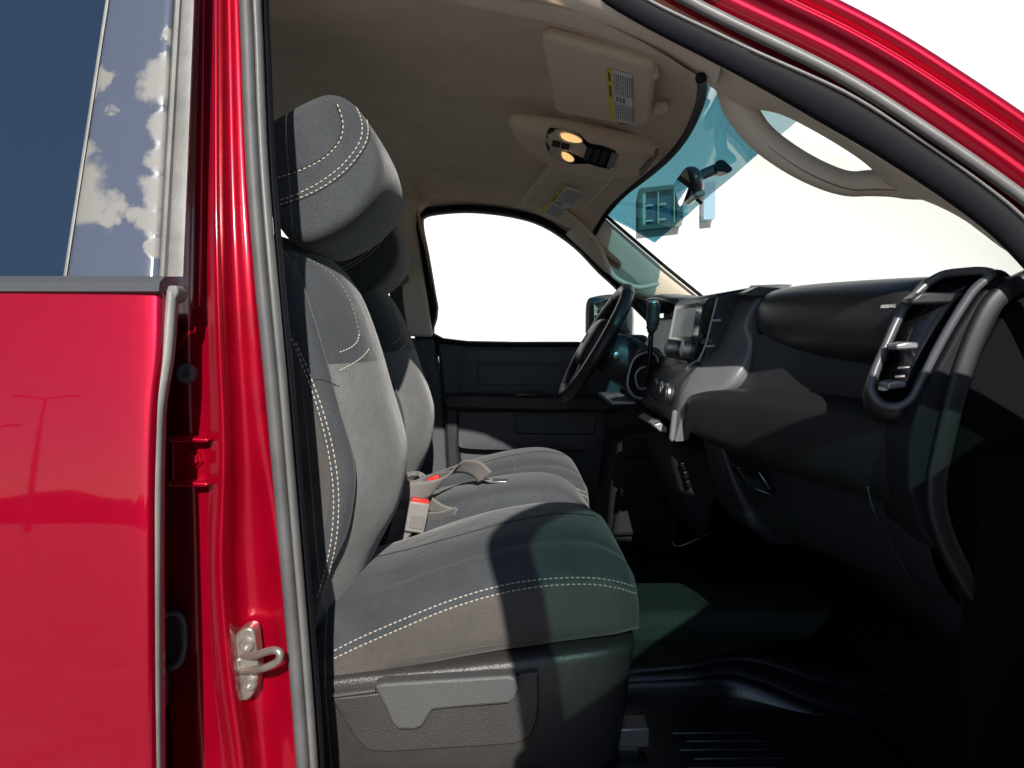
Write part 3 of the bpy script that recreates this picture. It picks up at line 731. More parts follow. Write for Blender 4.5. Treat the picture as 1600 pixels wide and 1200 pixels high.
# door card: base, frames and recesses
prism('door_card', [(682, 532), (900, 536), (1060, 541), (1060, 900), (706, 900), (700, 760), (694, 640)], 2.605, 2.70, 'door_plastic', fd, bevel=.012)
def frame_ring(name, outer, inner, Y0, Y1, m, par, Yin=None):
    """a raised surround: outer and inner outlines at Y0, falling back to Yin inside"""
    O = spline([at(x, y, Y0) for x, y in outer], 3, True); I = spline([at(x, y, Y0) for x, y in inner], 3, True)
    I2 = [p + Vector((0, (Yin or Y1) - Y0, 0)) for p in I]; O2 = [p + Vector((0, Y1 - Y0, 0)) for p in O]
    return loft(name, [O2, [p + Vector((0, .002, 0)) for p in O], [p.lerp(q, .12) for p, q in zip(O, I)], I, I2], m, par, cap=False, autos=50)
frame_ring('upper_panel', [(716, 552), (724, 546), (810, 547), (902, 550), (906, 560), (903, 616), (880, 620), (726, 620), (717, 612), (715, 580)], [(744, 568), (750, 565), (810, 566), (878, 568), (882, 574), (880, 602), (872, 605), (752, 605), (746, 600), (744, 584)], 2.596, 2.606, 'door_plastic', fd, 2.600)
prism('panel_insert', [(746, 569), (880, 571), (878, 603), (748, 602)], 2.600, 2.62, 'door_plastic', fd, bevel=.003)
prism('armrest', [(692, 618), (720, 616), (960, 622), (980, 628), (978, 640), (960, 645), (700, 641), (692, 634)], 2.515, 2.62, 'dark_plastic', fd, bevel=.012, seg=3)
prism('armrest_end', [(694, 630), (716, 630), (716, 700), (724, 760), (708, 800), (698, 740)], 2.53, 2.62, 'dark_plastic', fd, bevel=.012, seg=3)
frame_ring('map_pocket', [(714, 648), (724, 643), (830, 644), (935, 645), (948, 650), (944, 690), (920, 703), (820, 703), (730, 701), (716, 690)], [(802, 650), (810, 646), (870, 647), (930, 648), (934, 652), (928, 676), (916, 680), (860, 679), (808, 678), (802, 668)], 2.56, 2.62, 'door_plastic', fd, 2.60)
prism('pocket_back', [(798, 645), (936, 646), (930, 682), (800, 680)], 2.598, 2.62, 'door_plastic', fd, bevel=.003)
prism('switch_plate', [(806, 614), (846, 614), (846, 619), (806, 619)], 2.515, 2.56, 'black_gloss', fd, bevel=.002)
prism('speaker_grille', [(884, 697), (892, 690), (912, 690), (920, 698), (918, 706), (890, 706)], 2.585, 2.61, 'carpet', fd, bevel=.004)
# rear door on the driver side, glimpsed between the head restraints
rq = empty('rear_door', (-.9, 2.7, 1.2), T, 'rear door on the driver side with a clear window, glimpsed under the head restraint')
box('door_card', (-.90, 2.68, 1.0), (.95, .10, .82), 'door_plastic', rq, bevel=.02)
build('window_glass', [(-1.30, 2.66, 1.42), (-.46, 2.66, 1.42), (-.46, 2.60, 1.88), (-1.22, 2.60, 1.88)], [(0, 1, 2, 3)], 'side_glass', rq, smooth=False)
box('window_header', (-.9, 2.58, 1.90), (.95, .10, .06), 'beige_trim', rq)
box('window_post', (-1.38, 2.62, 1.62), (.2, .10, .60), 'beige_trim', rq)

# ---- exterior mirror beyond the driver window
em = empty('wing_mirror', at(960, 490, 2.95), T, 'black wing mirror outside the driver window')
shell = spline([at(x, y, 2.92) for x, y in ((924, 470), (935, 462), (968, 458), (990, 464), (998, 480), (998, 520), (992, 548), (960, 552), (926, 548), (922, 500))], 3, True)
cen = sum(shell, Vector()) / len(shell)
loft('mirror_shell', [[cen + (p - cen) * s + Vector((dx, dy, 0)) for p in shell] for s, dx, dy in ((.97, -.02, -.0), (1, -.015, .05), (1, 0, .14), (.9, .03, .19), (.5, .05, .21))], 'mirror_shell', em, sub=1)
prism('mirror_pane', [(928, 474), (952, 466), (956, 545), (930, 542)], 2.905, 2.915, 'mirror_glass', em, bevel=.001)
box('mirror_bracket', at(985, 535, 2.82), (.10, .22, .06), 'dark_plastic', em, bevel=.02)

# ---- steering wheel and column
sw = empty('steering_wheel', at(930, 537, 2.24), T, 'black leather steering wheel with blue-lit hub, seen edge on')
wc = at(930, 537, 2.24); RY = Matrix.Rotation(R(-30), 3, 'Y')    # local x = axis towards the driver (-x), tilted up
def wl3(r, a, d=0): return wc + RY.inverted() @ Vector((-d, r * math.cos(a), r * math.sin(a)))
ringp = [wl3(.185, 2 * math.pi * k / 56) for k in range(56)]
tube('rim', ringp, .0205, 'leather', sw, closed=True, n=12)
for a in (60, 120, 240, 300):
    tube('rim_seam', [wl3(.185 + .0208 * math.cos(b), R(a), .0208 * math.sin(b)) for b in [2 * math.pi * k / 12 for k in range(12)]], .0009, 'seam_dark', sw, closed=True, n=5)
for a in (0, 180, 270):
    tube('spoke', [wl3(.05, R(a), -.015), wl3(.12, R(a), -.012), wl3(.18, R(a), 0)], [.03, .02, .013], 'dark_plastic', sw, n=10)
hubl = []
for d, s in ((-.045, .7), (-.02, 1), (.010, 1.0), (.026, .9), (.034, .6), (.036, .15)):
    hubl.append([wl3(.088 * s * (1 - .12 * math.cos(4 * a)), a, d) for a in [2 * math.pi * k / 24 for k in range(24)]])
loft('hub', hubl, 'dark_plastic', sw, sub=1)
E = [(-.012, .016), (-.018, .010), (-.016, .002), (-.010, .004), (-.009, -.008), (-.004, -.017), (.004, -.017), (.009, -.008), (.010, .004), (.016, .002), (.018, .010), (.012, .016), (.005, .012), (-.005, .012)]
Ev = [wc + RY.inverted() @ Vector((-.040, a, b)) for a, b in E] + [wc + RY.inverted() @ Vector((-.034, a, b)) for a, b in E]
n = len(E); build('emblem', Ev, [tuple(range(n)), tuple(range(2 * n - 1, n - 1, -1))] + [(i, (i + 1) % n, n + (i + 1) % n, n + i) for i in range(n)], 'silver', sw, smooth=False)
col = []
for d, rr_ in ((-.03, .050), (-.06, .062), (-.13, .068), (-.26, .066)):
    col.append([wl3(rr_ * (1 + .15 * abs(math.sin(a))), a, d) for a in [2 * math.pi * k / 20 for k in range(20)]])
loft('column_shroud', col, 'dark_plastic', sw, sub=1)
lathe('ignition_lock', [(.012, .03), (.012, -.004), (.008, -.006), (.0, -.006)], at(964, 556, 2.165), (-.2, 1, 0), 'satin_silver', sw, n=14)

# ---- gear lever on its bezel
gl = empty('gear_lever', at(1005, 590, 2.02), T, 'black gear lever with oval chrome-ringed bezel')
kb = [at(1021, 473, 2.0), at(1021, 477, 2.0), at(1021, 488, 2.0), at(1020, 502, 2.0), at(1018, 514, 2.0), at(1017, 522, 2.0), at(1016, 545, 2.0), at(1013, 578, 2.01), at(1008, 596, 2.03)]
tube('lever_knob', spline(kb[:6], 4), [.010] + [.0155] * 3 + [.0175] * 10 + [.015] * 3 + [.011] * 2 + [.008, .0065], 'dark_plastic', gl, n=14)
lathe('knob_cap', [(.012, -.002), (.0135, .002), (.012, .005), (0, .006)], kb[0], (0, -.25, 1), 'satin_silver', gl, n=16)
tube('lever_stalk', spline(kb[5:], 4), [.0065] * 10 + [.009] * 3, 'black_gloss', gl, n=10)
bez = [(990, 562), (1002, 553), (1018, 551), (1028, 562), (1027, 590), (1018, 612), (1004, 622), (990, 618), (981, 603), (983, 582)]
B = spline([at(x, y, 2.05) + Vector((0, 0, 0)) for x, y in bez], 4, True)
tube('bezel_ring', B, .004, 'satin_silver', gl, closed=True, n=8)
cB = sum(B, Vector()) / len(B)
loft('bezel_plate', [[cB + (p - cB) * s + Vector((.02 * d, .05 * d, 0)) for p in B] for s, d in ((1.28, 1.2), (1.25, .1), (1.05, -.12), (.92, .2), (.75, .6))], 'dark_plastic', gl, sub=1)
tube('boot_ring', spline([at(x, y, 2.035) for x, y in ((993, 588), (1000, 576), (1012, 574), (1016, 590), (1010, 605), (998, 606))], 4, True), .003, 'satin_silver', gl, closed=True, n=8)

# ------------------------------------------------------------------ dashboard
da = empty('dashboard', at(1250, 560, 1.4), T, 'charcoal dashboard with padded rolls, grey bezels and upright air vents')
# big hidden carcass behind the visible faces
def dash_slice(Y, pts): return [Vector((x, Y, z)) for x, z in pts]
rows = []
for k in range(15):
    Y = 1.10 + 1.52 * k / 14.0; q = (Y - YM) / .8
    f = .06 * (1 - q * q)
    rows.append([Vector((.70 - f * .4, Y, 1.455)), Vector((.71 - f * .4, Y, 1.485)), Vector((.75, Y, 1.493)), Vector((.86 + f * 2, Y, 1.480)), Vector((1.02 + f * 2, Y, 1.44)), Vector((1.02 + f * 2, Y, 1.2))])
grid('dash_top', rows, 'dash_soft', da, sub=1)
rows = [[Vector((.72, 1.10, 1.47)), Vector((.72, 1.10, .95)), Vector((.98, 1.10, .72))], [Vector((.72, 2.6, 1.47)), Vector((.72, 2.6, .95)), Vector((.98, 2.6, .72))]]
grid('dash_carcass', rows, 'dark_plastic', da)

def roll(name, ends, m, prof, sub=1):
    """padded roll: list of (Y, X of face, z top, z bottom) with a rounded profile"""
    loops = []
    for (Y, X, zt, zb) in ends:
        zc, h = (zt + zb) / 2, (zt - zb) / 2
        loops.append([Vector((X + a, Y, zc + b * h)) for a, b in prof])
    return loft(name, loops, m, da, sub=sub)
rp = [(.14, .92), (.09, 1.0), (.045, .93), (.016, .72), (.002, .38), (.0, 0), (.004, -.4), (.018, -.75), (.045, -.98), (.09, -1.05), (.14, -1.0)]
# upper roll, near end to centre bezel
U = [(1.178, .672, 1.500, 1.385), (1.186, .645, 1.506, 1.368), (1.205, .632, 1.509, 1.36), (1.28, .610, 1.512, 1.355), (1.42, .575, 1.515, 1.362), (1.54, .545, 1.515, 1.378), (1.60, .540, 1.512, 1.39), (1.625, .565, 1.505, 1.41)]
roll('upper_roll', U, 'dash_soft', rp)
# middle recessed face
rows = []
for Y, X in ((1.13, .75), (1.3, .70), (1.42, .64), (1.50, .59), (1.58, .555), (1.64, .52)):
    rows.append([Vector((X, Y, 1.41)), Vector((X - .01, Y, 1.36)), Vector((X - .02, Y, 1.31)), Vector((X - .045, Y, 1.27)), Vector((X - .05, Y, 1.24))])
grid('glove_face', rows, 'dash_soft', da, sub=1)
# lower bolster
bp_ = [(.16, .98), (.09, 1.02), (.040, .99), (.014, .86), (.002, .58), (.0, 0), (.004, -.52), (.018, -.84), (.050, -1.0), (.10, -1.05), (.16, -1.0)]
Lw = [(1.116, .680, 1.262, 1.165), (1.119, .645, 1.280, 1.142), (1.128, .622, 1.288, 1.132), (1.15, .612, 1.292, 1.130), (1.28, .556, 1.297, 1.130), (1.42, .498, 1.300, 1.140), (1.54, .440, 1.298, 1.158), (1.61, .402, 1.288, 1.175), (1.64, .395, 1.28, 1.19)]
roll('lower_bolster', Lw, 'dash_pad', bp_)
# grey bezel sweeping down the near side of the centre stack
le = [(1172, 446, 1.72), (1152, 470, 1.71), (1142, 496, 1.70), (1130, 525, 1.70), (1114, 550, 1.70), (1078, 572, 1.70), (1066, 600, 1.69), (1057, 640, 1.68), (1046, 682, 1.68)]
ri = [(1224, 444, 1.66), (1196, 458, 1.63), (1176, 478, 1.605), (1164, 510, 1.60), (1174, 541, 1.59), (1150, 592, 1.58), (1120, 618, 1.60), (1076, 636, 1.63), (1057, 690, 1.645)]
LE, RI = spline([at(*p) for p in le], 4), spline([at(*p) for p in ri], 4)
rows = []
for a, b in zip(LE, RI):
    d = b - a
    rows.append([a + Vector((.02, .03, 0)), a + Vector((.004, .004, 0)), a, a + d * .12 + Vector((-.004, 0, 0)), a + d * .5 + Vector((-.002, -.006, 0)), a + d * .85 + Vector((-.001, -.006, 0)), b, b + Vector((.03, .012, 0))])
grid('centre_bezel', rows, 'bezel_silver', da, sub=1)
tube('bezel_edge', [p + Vector((-.003, -.001, 0)) for p in LE[2:22]], .0022, 'satin_silver', da, n=6)
prism('bezel_foot', [(1051, 644), (1056, 640), (1060, 644), (1055, 688), (1050, 692), (1046, 686)], 1.635, 1.65, 'bezel_silver', da, bevel=.004)
# centre stack: upper face with screen, lower face with climate knobs
def stack(name, y0, y1, pts, m, bevel=.004):
    A = [Vector((x, y0, z)) for x, z in pts]; B = [Vector((x, y1, z)) for x, z in pts]; n = len(A)
    F = [tuple(range(n)), tuple(range(2 * n - 1, n - 1, -1))] + [(i, (i + 1) % n, n + (i + 1) % n, n + i) for i in range(n)]
    return build(name, A + B, F, m, da, bevel=bevel, autos=40)
stack('stack_upper', 1.69, 2.06, [(.485, 1.500), (.455, 1.335), (.60, 1.30), (.75, 1.49), (.56, 1.515)], 'dark_plastic', .008)
stack('stack_lower', 1.675, 2.10, [(.445, 1.345), (.405, 1.30), (.385, 1.215), (.42, 1.19), (.60, 1.15), (.60, 1.34)], 'dark_plastic', .008)
stack('stack_hood', 1.62, 2.08, [(.535, 1.492), (.53, 1.500), (.56, 1.514), (.64, 1.510), (.66, 1.48)], 'dash_soft', .006)
sv = lambda z: .455 + (z - 1.335) * (.030 / .165) - .003
def face(name, y0, y1, z0, z1, m, out=.004, bevel=.002):
    A = [Vector((sv(z) - out, y, z)) for y, z in ((y0, z0), (y1, z0), (y1, z1), (y0, z1))]; B = [p + Vector((out + .01, 0, 0)) for p in A]
    return build(name, A + B, [(0, 1, 2, 3), (7, 6, 5, 4)] + [(i, (i + 1) % 4, 4 + (i + 1) % 4, 4 + i) for i in range(4)], m, da, bevel=bevel, autos=40)
face('radio_frame', 1.715, 2.03, 1.345, 1.495, 'dash_grey', .006, .005)
face('radio_face', 1.728, 2.02, 1.352, 1.486, 'black_gloss', .009)
face('display_screen', 1.775, 1.985, 1.402, 1.474, 'screen_lit', .0105, .001)
face('radio_tray', 1.74, 2.0, 1.318, 1.345, 'dash_grey', .012, .004)
for y in (1.755, 1.925):
    lathe('radio_knob', [(.021, -.03), (.021, -.004), (.019, 0), (.012, .001), (0, .0)], (sv(1.378) - .034, y, 1.376), (-1, 0, .15), 'satin_silver', da, n=24)
for k in range(4): face('radio_button', 1.742, 1.758, 1.405 + k * .018, 1.418 + k * .018, 'dark_plastic', .012, .001)
lathe('key_socket', [(.004, -.01), (.004, .012), (0, .012)], (.432, 1.86, 1.322), (-1, 0, -.3), 'satin_silver', da, n=8)
for y in (1.735, 1.80, 1.865):
    c = Vector((.398, y, 1.268))
    lathe('climate_knob', [(.026, -.02), (.026, .004), (.023, .008), (.021, .018), (.0, .018)], c, (-1, 0, .12), 'dark_plastic', da, n=24)
    lathe('knob_ring', [(.0235, .006), (.0265, .008), (.0265, .013), (.0225, .014)], c, (-1, 0, .12), 'silver', da, n=24, cap=False)
prism('ash_tray', [(1020, 664), (1032, 660), (1044, 668), (1043, 678), (1030, 674)], 1.75, 1.85, 'satin_silver', da, bevel=.003)
prism('socket_row', [(1010, 660), (1018, 654), (1034, 657), (1032, 662), (1018, 664)], 1.78, 1.9, 'dark_plastic', da, bevel=.003)
# upright vent beside the screen
vb = [(1098, 478), (1108, 466), (1140, 462), (1146, 470), (1136, 500), (1120, 540), (1108, 560), (1084, 572), (1082, 560), (1092, 520)]
prism('air_vent', vb, 1.700, 1.76, 'black_gloss', da, bevel=.003)
tube('vent_divider', spline([at(1121, 464, 1.69), at(1112, 500, 1.69), at(1102, 540, 1.685), at(1090, 566, 1.685)], 4), .003, 'satin_silver', da, n=6)
for y in (486, 502, 518, 536, 552):
    tube('vent_slat', [at(1110 - (y - 480) * .28, y, 1.695), at(1136 - (y - 480) * .33, y + 1, 1.695)], .0022, 'dark_plastic', da, n=6)
for x, y in ((1118, 501), (1108, 541)):
    prism('vent_tab', [(x - 6, y - 2), (x + 9, y - 3), (x + 9, y + 2), (x - 6, y + 2)], 1.685, 1.70, 'satin_silver', da, bevel=.0015)
prism('vent_wheel', [(1098, 530), (1116, 527), (1114, 536), (1097, 538)], 1.684, 1.70, 'lever_plastic', da, bevel=.003)
# instrument hood behind the wheel
hd = spline([Vector((.50, 2.08, 1.475)), Vector((.47, 2.12, 1.50)), Vector((.455, 2.28, 1.515)), Vector((.47, 2.44, 1.505)), Vector((.52, 2.52, 1.47))], 5)
rows = [[p, p + Vector((.02, 0, .010)), p + Vector((.12, 0, .008)), p + Vector((.22, 0, -.02))] for p in hd]
grid('cluster_hood', rows, 'dash_soft', da, solid=.012, sub=1)
box('cluster_back', (.56, 2.30, 1.42), (.03, .42, .17), 'black_gloss', da)
stack('driver_lower', 2.08, 2.58, [(.52, 1.46), (.50, 1.38), (.43, 1.30), (.44, 1.18), (.62, 1.05), (.72, 1.46)], 'dark_plastic', .012)
box('ledge_trim', at(962, 622, 2.22), (.07, .30, .012), 'satin_silver', da, bevel=.004)
# vent bezel at the near end: open rounded frame, dark throat, two tabs
vo = [(1469, 430, 1.165), (1505, 424, 1.13), (1538, 423, 1.10), (1547, 431, 1.09), (1520, 455, 1.095), (1487, 505, 1.10), (1462, 550, 1.105), (1442, 590, 1.11), (1425, 622, 1.115), (1400, 636, 1.125), (1374, 630, 1.145), (1360, 608, 1.155), (1366, 580, 1.16), (1385, 535, 1.165), (1408, 487, 1.17), (1436, 453, 1.17)]
VO = spline([at(*p) for p in vo], 4, True)
sweep('vent_bezel', VO, [(.002, -.0055), (.0045, -.002), (.0045, .003), (.001, .0065), (-.02, .007), (-.02, -.006)], 'dash_grey', da, closed=True, up=(-.62, -.78, 0))
cS = sum(VO, Vector()) / len(VO)
def ring_out(k, back):
    L = []
    for p in VO:
        q = cS + (p - cS) * k + Vector((.62, .78, 0)) * back; q.z = min(q.z, 1.512 - back * .3); L.append(q)
    return L
loft('vent_surround', [ring_out(1.0, .003), ring_out(1.10, .005), ring_out(1.22, .018), ring_out(1.30, .05)], 'dash_pad', da, cap=False, sub=1)
cV = sum(VO, Vector()) / len(VO)
loft('vent_throat', [[p + Vector((.012, .018, 0)) for p in VO], [cV + (p - cV) * .97 + Vector((.03, .045, 0)) for p in VO], [cV + (p - cV) * .6 + Vector((.05, .065, 0)) for p in VO]], 'black_gloss', da)
for (x, y, w) in ((1410, 543, 40), (1395, 604, 34)):
    prism('vent_tab', [(x - w * .25, y - 5), (x + w * .2, y - 9), (x + w * .65, y - 8), (x + w * .65, y + 2), (x - w * .2, y + 4)], 1.118, 1.15, 'satin_silver', da, bevel=.003)
prism('vent_symbol', [(1381, 604), (1389, 602), (1389, 610), (1381, 611)], 1.132, 1.15, 'label_white', da, bevel=.001)
for y in (478, 492, 510, 528, 560, 578, 592):
    xo = (y - 478) * .52
    tube('vent_slat', [at(1428 - xo, y, 1.185), at(1474 - xo, y - 4, 1.15)], .003, 'dash_grey', da, n=6)
prism('vent_bridge', [(1424, 468), (1440, 456), (1496, 458), (1488, 474), (1426, 476)], 1.128, 1.16, 'dash_soft', da, bevel=.005)
# raised maker's lettering on the upper roll (tiny plate)
ub = bvh_of([o for o in da.children if o.name.startswith('upper_roll')])
def text_mesh(name, body, size, m, parent, origin, xdir, nrm):
    c = bpy.data.curves.new(name, 'FONT'); c.body = body; c.size = size; c.align_x = 'CENTER'; c.align_y = 'CENTER'; c.extrude = .0003
    t_ = bpy.data.objects.new(name + '_source', c); COL.objects.link(t_); bpy.context.view_layer.update()
    me = bpy.data.meshes.new_from_object(t_.evaluated_get(bpy.context.evaluated_depsgraph_get())); bpy.data.objects.remove(t_)
    x = xdir.normalized(); z = (nrm - x * nrm.dot(x)).normalized(); y = z.cross(x)
    mt = Matrix((x, y, z)).transposed().to_4x4(); mt.translation = origin
    me.transform(mt); me.materials.clear(); me.materials.append(M[m])
    o = bpy.data.objects.new(name, me); COL.objects.link(o); o.parent = parent; o.matrix_parent_inverse = Matrix.Translation(-WLOC[parent.name]); return o
q = on_surface(ub, [(1374, 480), (1388, 479), (1402, 478)], 1)
if len(q) == 3: text_mesh('airbag_lettering', 'AIRBAG', .0085, 'label_white', da, q[1][0] + q[1][1] * .0012, q[2][0] - q[0][0], q[1][1])
# near end cap: broad curved band and the end panel
bandc = [(1660, 420, 1.075), (1612, 437, 1.075), (1556, 471, 1.078), (1517, 549, 1.08), (1494, 624, 1.08), (1476, 699, 1.08), (1465, 760, 1.08), (1472, 818, 1.08), (1502, 888, 1.08), (1548, 955, 1.08), (1620, 1022, 1.08)]
BC = spline([at(*p) for p in bandc], 5)
sweep('end_cap_band', BC, [(-.004, -.0155), (.001, -.0125), (.002, .0), (.001, .0125), (-.004, .0155), (-.05, .0155), (-.05, -.0155)], 'dash_pad', da, up=(-.25, -.97, 0), sub=1)
sidep = [(1556, 436), (1530, 466), (1498, 516), (1472, 564), (1452, 604), (1434, 640), (1420, 690), (1420, 760), (1440, 830), (1462, 860), (1480, 800), (1486, 740), (1500, 660), (1530, 560), (1570, 480), (1620, 440), (1600, 428)]
prism('end_cheek', sidep, 1.092, 1.2, 'dash_matte', da, bevel=.005, seg=3)
prism('end_panel', [(1640, 440), (1575, 480), (1530, 560), (1500, 660), (1480, 760), (1492, 830), (1540, 920), (1620, 1005), (1760, 1040), (1760, 430)], 1.095, 1.2, 'void_black', da, bevel=.004)  # near-black colour stands in for the open door's shade here
# lower dash: glove box door, strut trim, kick panel, driver knee panel
rows = []
for Y, X in ((1.125, .66), (1.2, .635), (1.3, .60), (1.45, .55), (1.60, .49), (1.66, .47)):
    rows.append([Vector((X - .03, Y, 1.20)), Vector((X - .005, Y, 1.15)), Vector((X + .01, Y, 1.05)), Vector((X + .05, Y, .98)), Vector((X + .16, Y, .95)), Vector((X + .3, Y, .94))])
grid('glove_door', rows, 'dark_plastic', da, sub=1)
rows = []
for (xa, ya, xb, yb, Y) in ((1120, 698, 1140, 698, 1.56), (1132, 735, 1152, 728, 1.55), (1150, 790, 1180, 780, 1.54), (1170, 825, 1215, 812, 1.54), (1205, 850, 1262, 850, 1.55)):
    rows.append([at(xa - 4, ya, Y + .03), at(xa, ya, Y), at((xa + xb) / 2, (ya + yb) / 2, Y - .008), at(xb, yb, Y), at(xb + 4, yb, Y + .03)])
grid('strut_trim', rows, 'dark_plastic', da, sub=1)
prism('glove_latch', [(1150, 728), (1185, 738), (1210, 772), (1200, 778), (1170, 765)], 1.45, 1.50, 'black_gloss', da, bevel=.003)
tube('latch_edge', [at(1186, 738, 1.445), at(1204, 765, 1.445)], .0018, 'satin_silver', da, n=6)
tube('latch_edge', [at(1180, 764, 1.445), at(1212, 776, 1.445)], .0022, 'dark_plastic', da, n=6)
tube('kick_seam', spline([at(1355, 760, 1.16), at(1366, 800, 1.16), at(1392, 850, 1.16), at(1420, 900, 1.16), at(1450, 940, 1.16)], 5), .0018, 'dark_plastic', da, n=6)
prism('knee_panel', [(968, 690), (1030, 680), (1048, 720), (1040, 850), (948, 850), (955, 760)], 2.12, 2.4, 'dash_matte', da, bevel=.02, seg=3)
prism('knee_cover', [(974, 716), (1045, 714), (1045, 836), (956, 840)], 2.10, 2.2, 'dash_matte', da, bevel=.015, seg=3)
prism('centre_lower', [(1052, 690), (1120, 700), (1135, 760), (1100, 850), (1070, 800), (1050, 720)], 1.72, 2.05, 'dash_matte', da, bevel=.02, seg=3)
for i in range(3):
    prism('switch_pad', [(1063 + i * 4, 724 + i * 14), (1070 + i * 4, 722 + i * 14), (1074 + i * 4, 733 + i * 14), (1067 + i * 4, 736 + i * 14)], 1.70, 1.73, 'black_gloss', da, bevel=.002)
tube('loose_wire', spline([at(1050, 846, 1.95), at(1056, 853, 1.94), at(1072, 850, 1.93), at(1112, 832, 1.93)], 5), .0018, 'satin_silver', da, n=6)

# ------------------------------------------------------------------ floor
fl = empty('cab_floor', (.3, 1.85, .72), T, 'dark carpeted cab floor and footwell')
build('floor_carpet', [(-1.48, 1.04, .64), (.62, 1.04, .64), (.62, 2.66, .64), (-1.48, 2.66, .64)], [(0, 1, 2, 3)], 'carpet', fl, smooth=False)
build('toe_board', [(.62, 1.04, .64), (.75, 1.04, .65), (1.0, 1.04, .86), (1.0, 2.66, .86), (.75, 2.66, .65), (.62, 2.66, .64)], [(0, 1, 4, 5), (1, 2, 3, 4)], 'void_black', fl, smooth=False)  # carpet slope painted near-black for the footwell's shade
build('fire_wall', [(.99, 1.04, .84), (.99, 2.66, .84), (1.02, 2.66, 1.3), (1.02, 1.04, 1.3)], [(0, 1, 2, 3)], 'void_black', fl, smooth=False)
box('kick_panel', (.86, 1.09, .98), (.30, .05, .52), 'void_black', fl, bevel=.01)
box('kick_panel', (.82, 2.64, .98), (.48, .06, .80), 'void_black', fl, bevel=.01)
box('floor_hump', (.45, YM + .06, .67), (1.0, .26, .09), 'carpet', fl, bevel=.03, seg=3)
box('sill', (-.05, .98, .62), (1.75, .15, .09), 'dark_plastic', fl, bevel=.015)
box('rocker_panel', (-.1, .90, .50), (2.4, .12, .22), 'red_paint', fl, bevel=.03)
box('seat_rail', at(985, 1142, 1.30), (.06, .05, .035), 'striker_metal', fl, bevel=.003)
box('seat_rail', (0, 1.32, .665), (.50, .05, .05), 'satin_silver', fl, bevel=.004)

# rubber mat: a thing lying on the carpet
fm = empty('floor_mat', (.5, 1.35, .725)); tag(fm, 'black rubber floor mat with raised rim in the passenger footwell', 'mat')
build('mat_sheet', [(.16, 1.07, .650), (.70, 1.07, .650), (.70, 1.60, .650), (.16, 1.60, .650)], [(0, 1, 2, 3)], 'rubber_mat', fm, smooth=False, solid=.008)
Ao = spline([at(*p) for p in ((960, 1046, 1.53), (1080, 1032, 1.55), (1170, 1014, 1.58), (1290, 1040, 1.52), (1440, 1062, 1.47), (1560, 1085, 1.44))], 5)
Ai = spline([at(*p) for p in ((960, 1074, 1.49), (1080, 1070, 1.49), (1160, 1072, 1.49), (1320, 1140, 1.38), (1440, 1138, 1.37), (1560, 1100, 1.41))], 5)
rows = []
for a, b in zip(Ao, Ai):
    d = b - a
    rows.append([a + Vector((0, .03, -.03)), a, a + d * .10 + Vector((0, 0, .005)), a + d * .30 + Vector((0, 0, .006)), a + d * .34 + Vector((0, 0, -.002)), a + d * .38 + Vector((0, 0, .006)), a + d * .72 + Vector((0, 0, .004)), a + d * .76 + Vector((0, 0, -.003)), a + d * .80 + Vector((0, 0, .004)), b, b + Vector((0, -.006, -.014)), b + Vector((0, -.010, -.05))])
grid('mat_rim', rows, 'rubber_mat', fm, sub=1)
for k in range(9):
    Y = 1.12 + k * .028
    box('mat_rib', (.40 + .02 * (k % 2), Y, .657), (.16, .007, .008), 'rubber_mat', fm, bevel=.002)

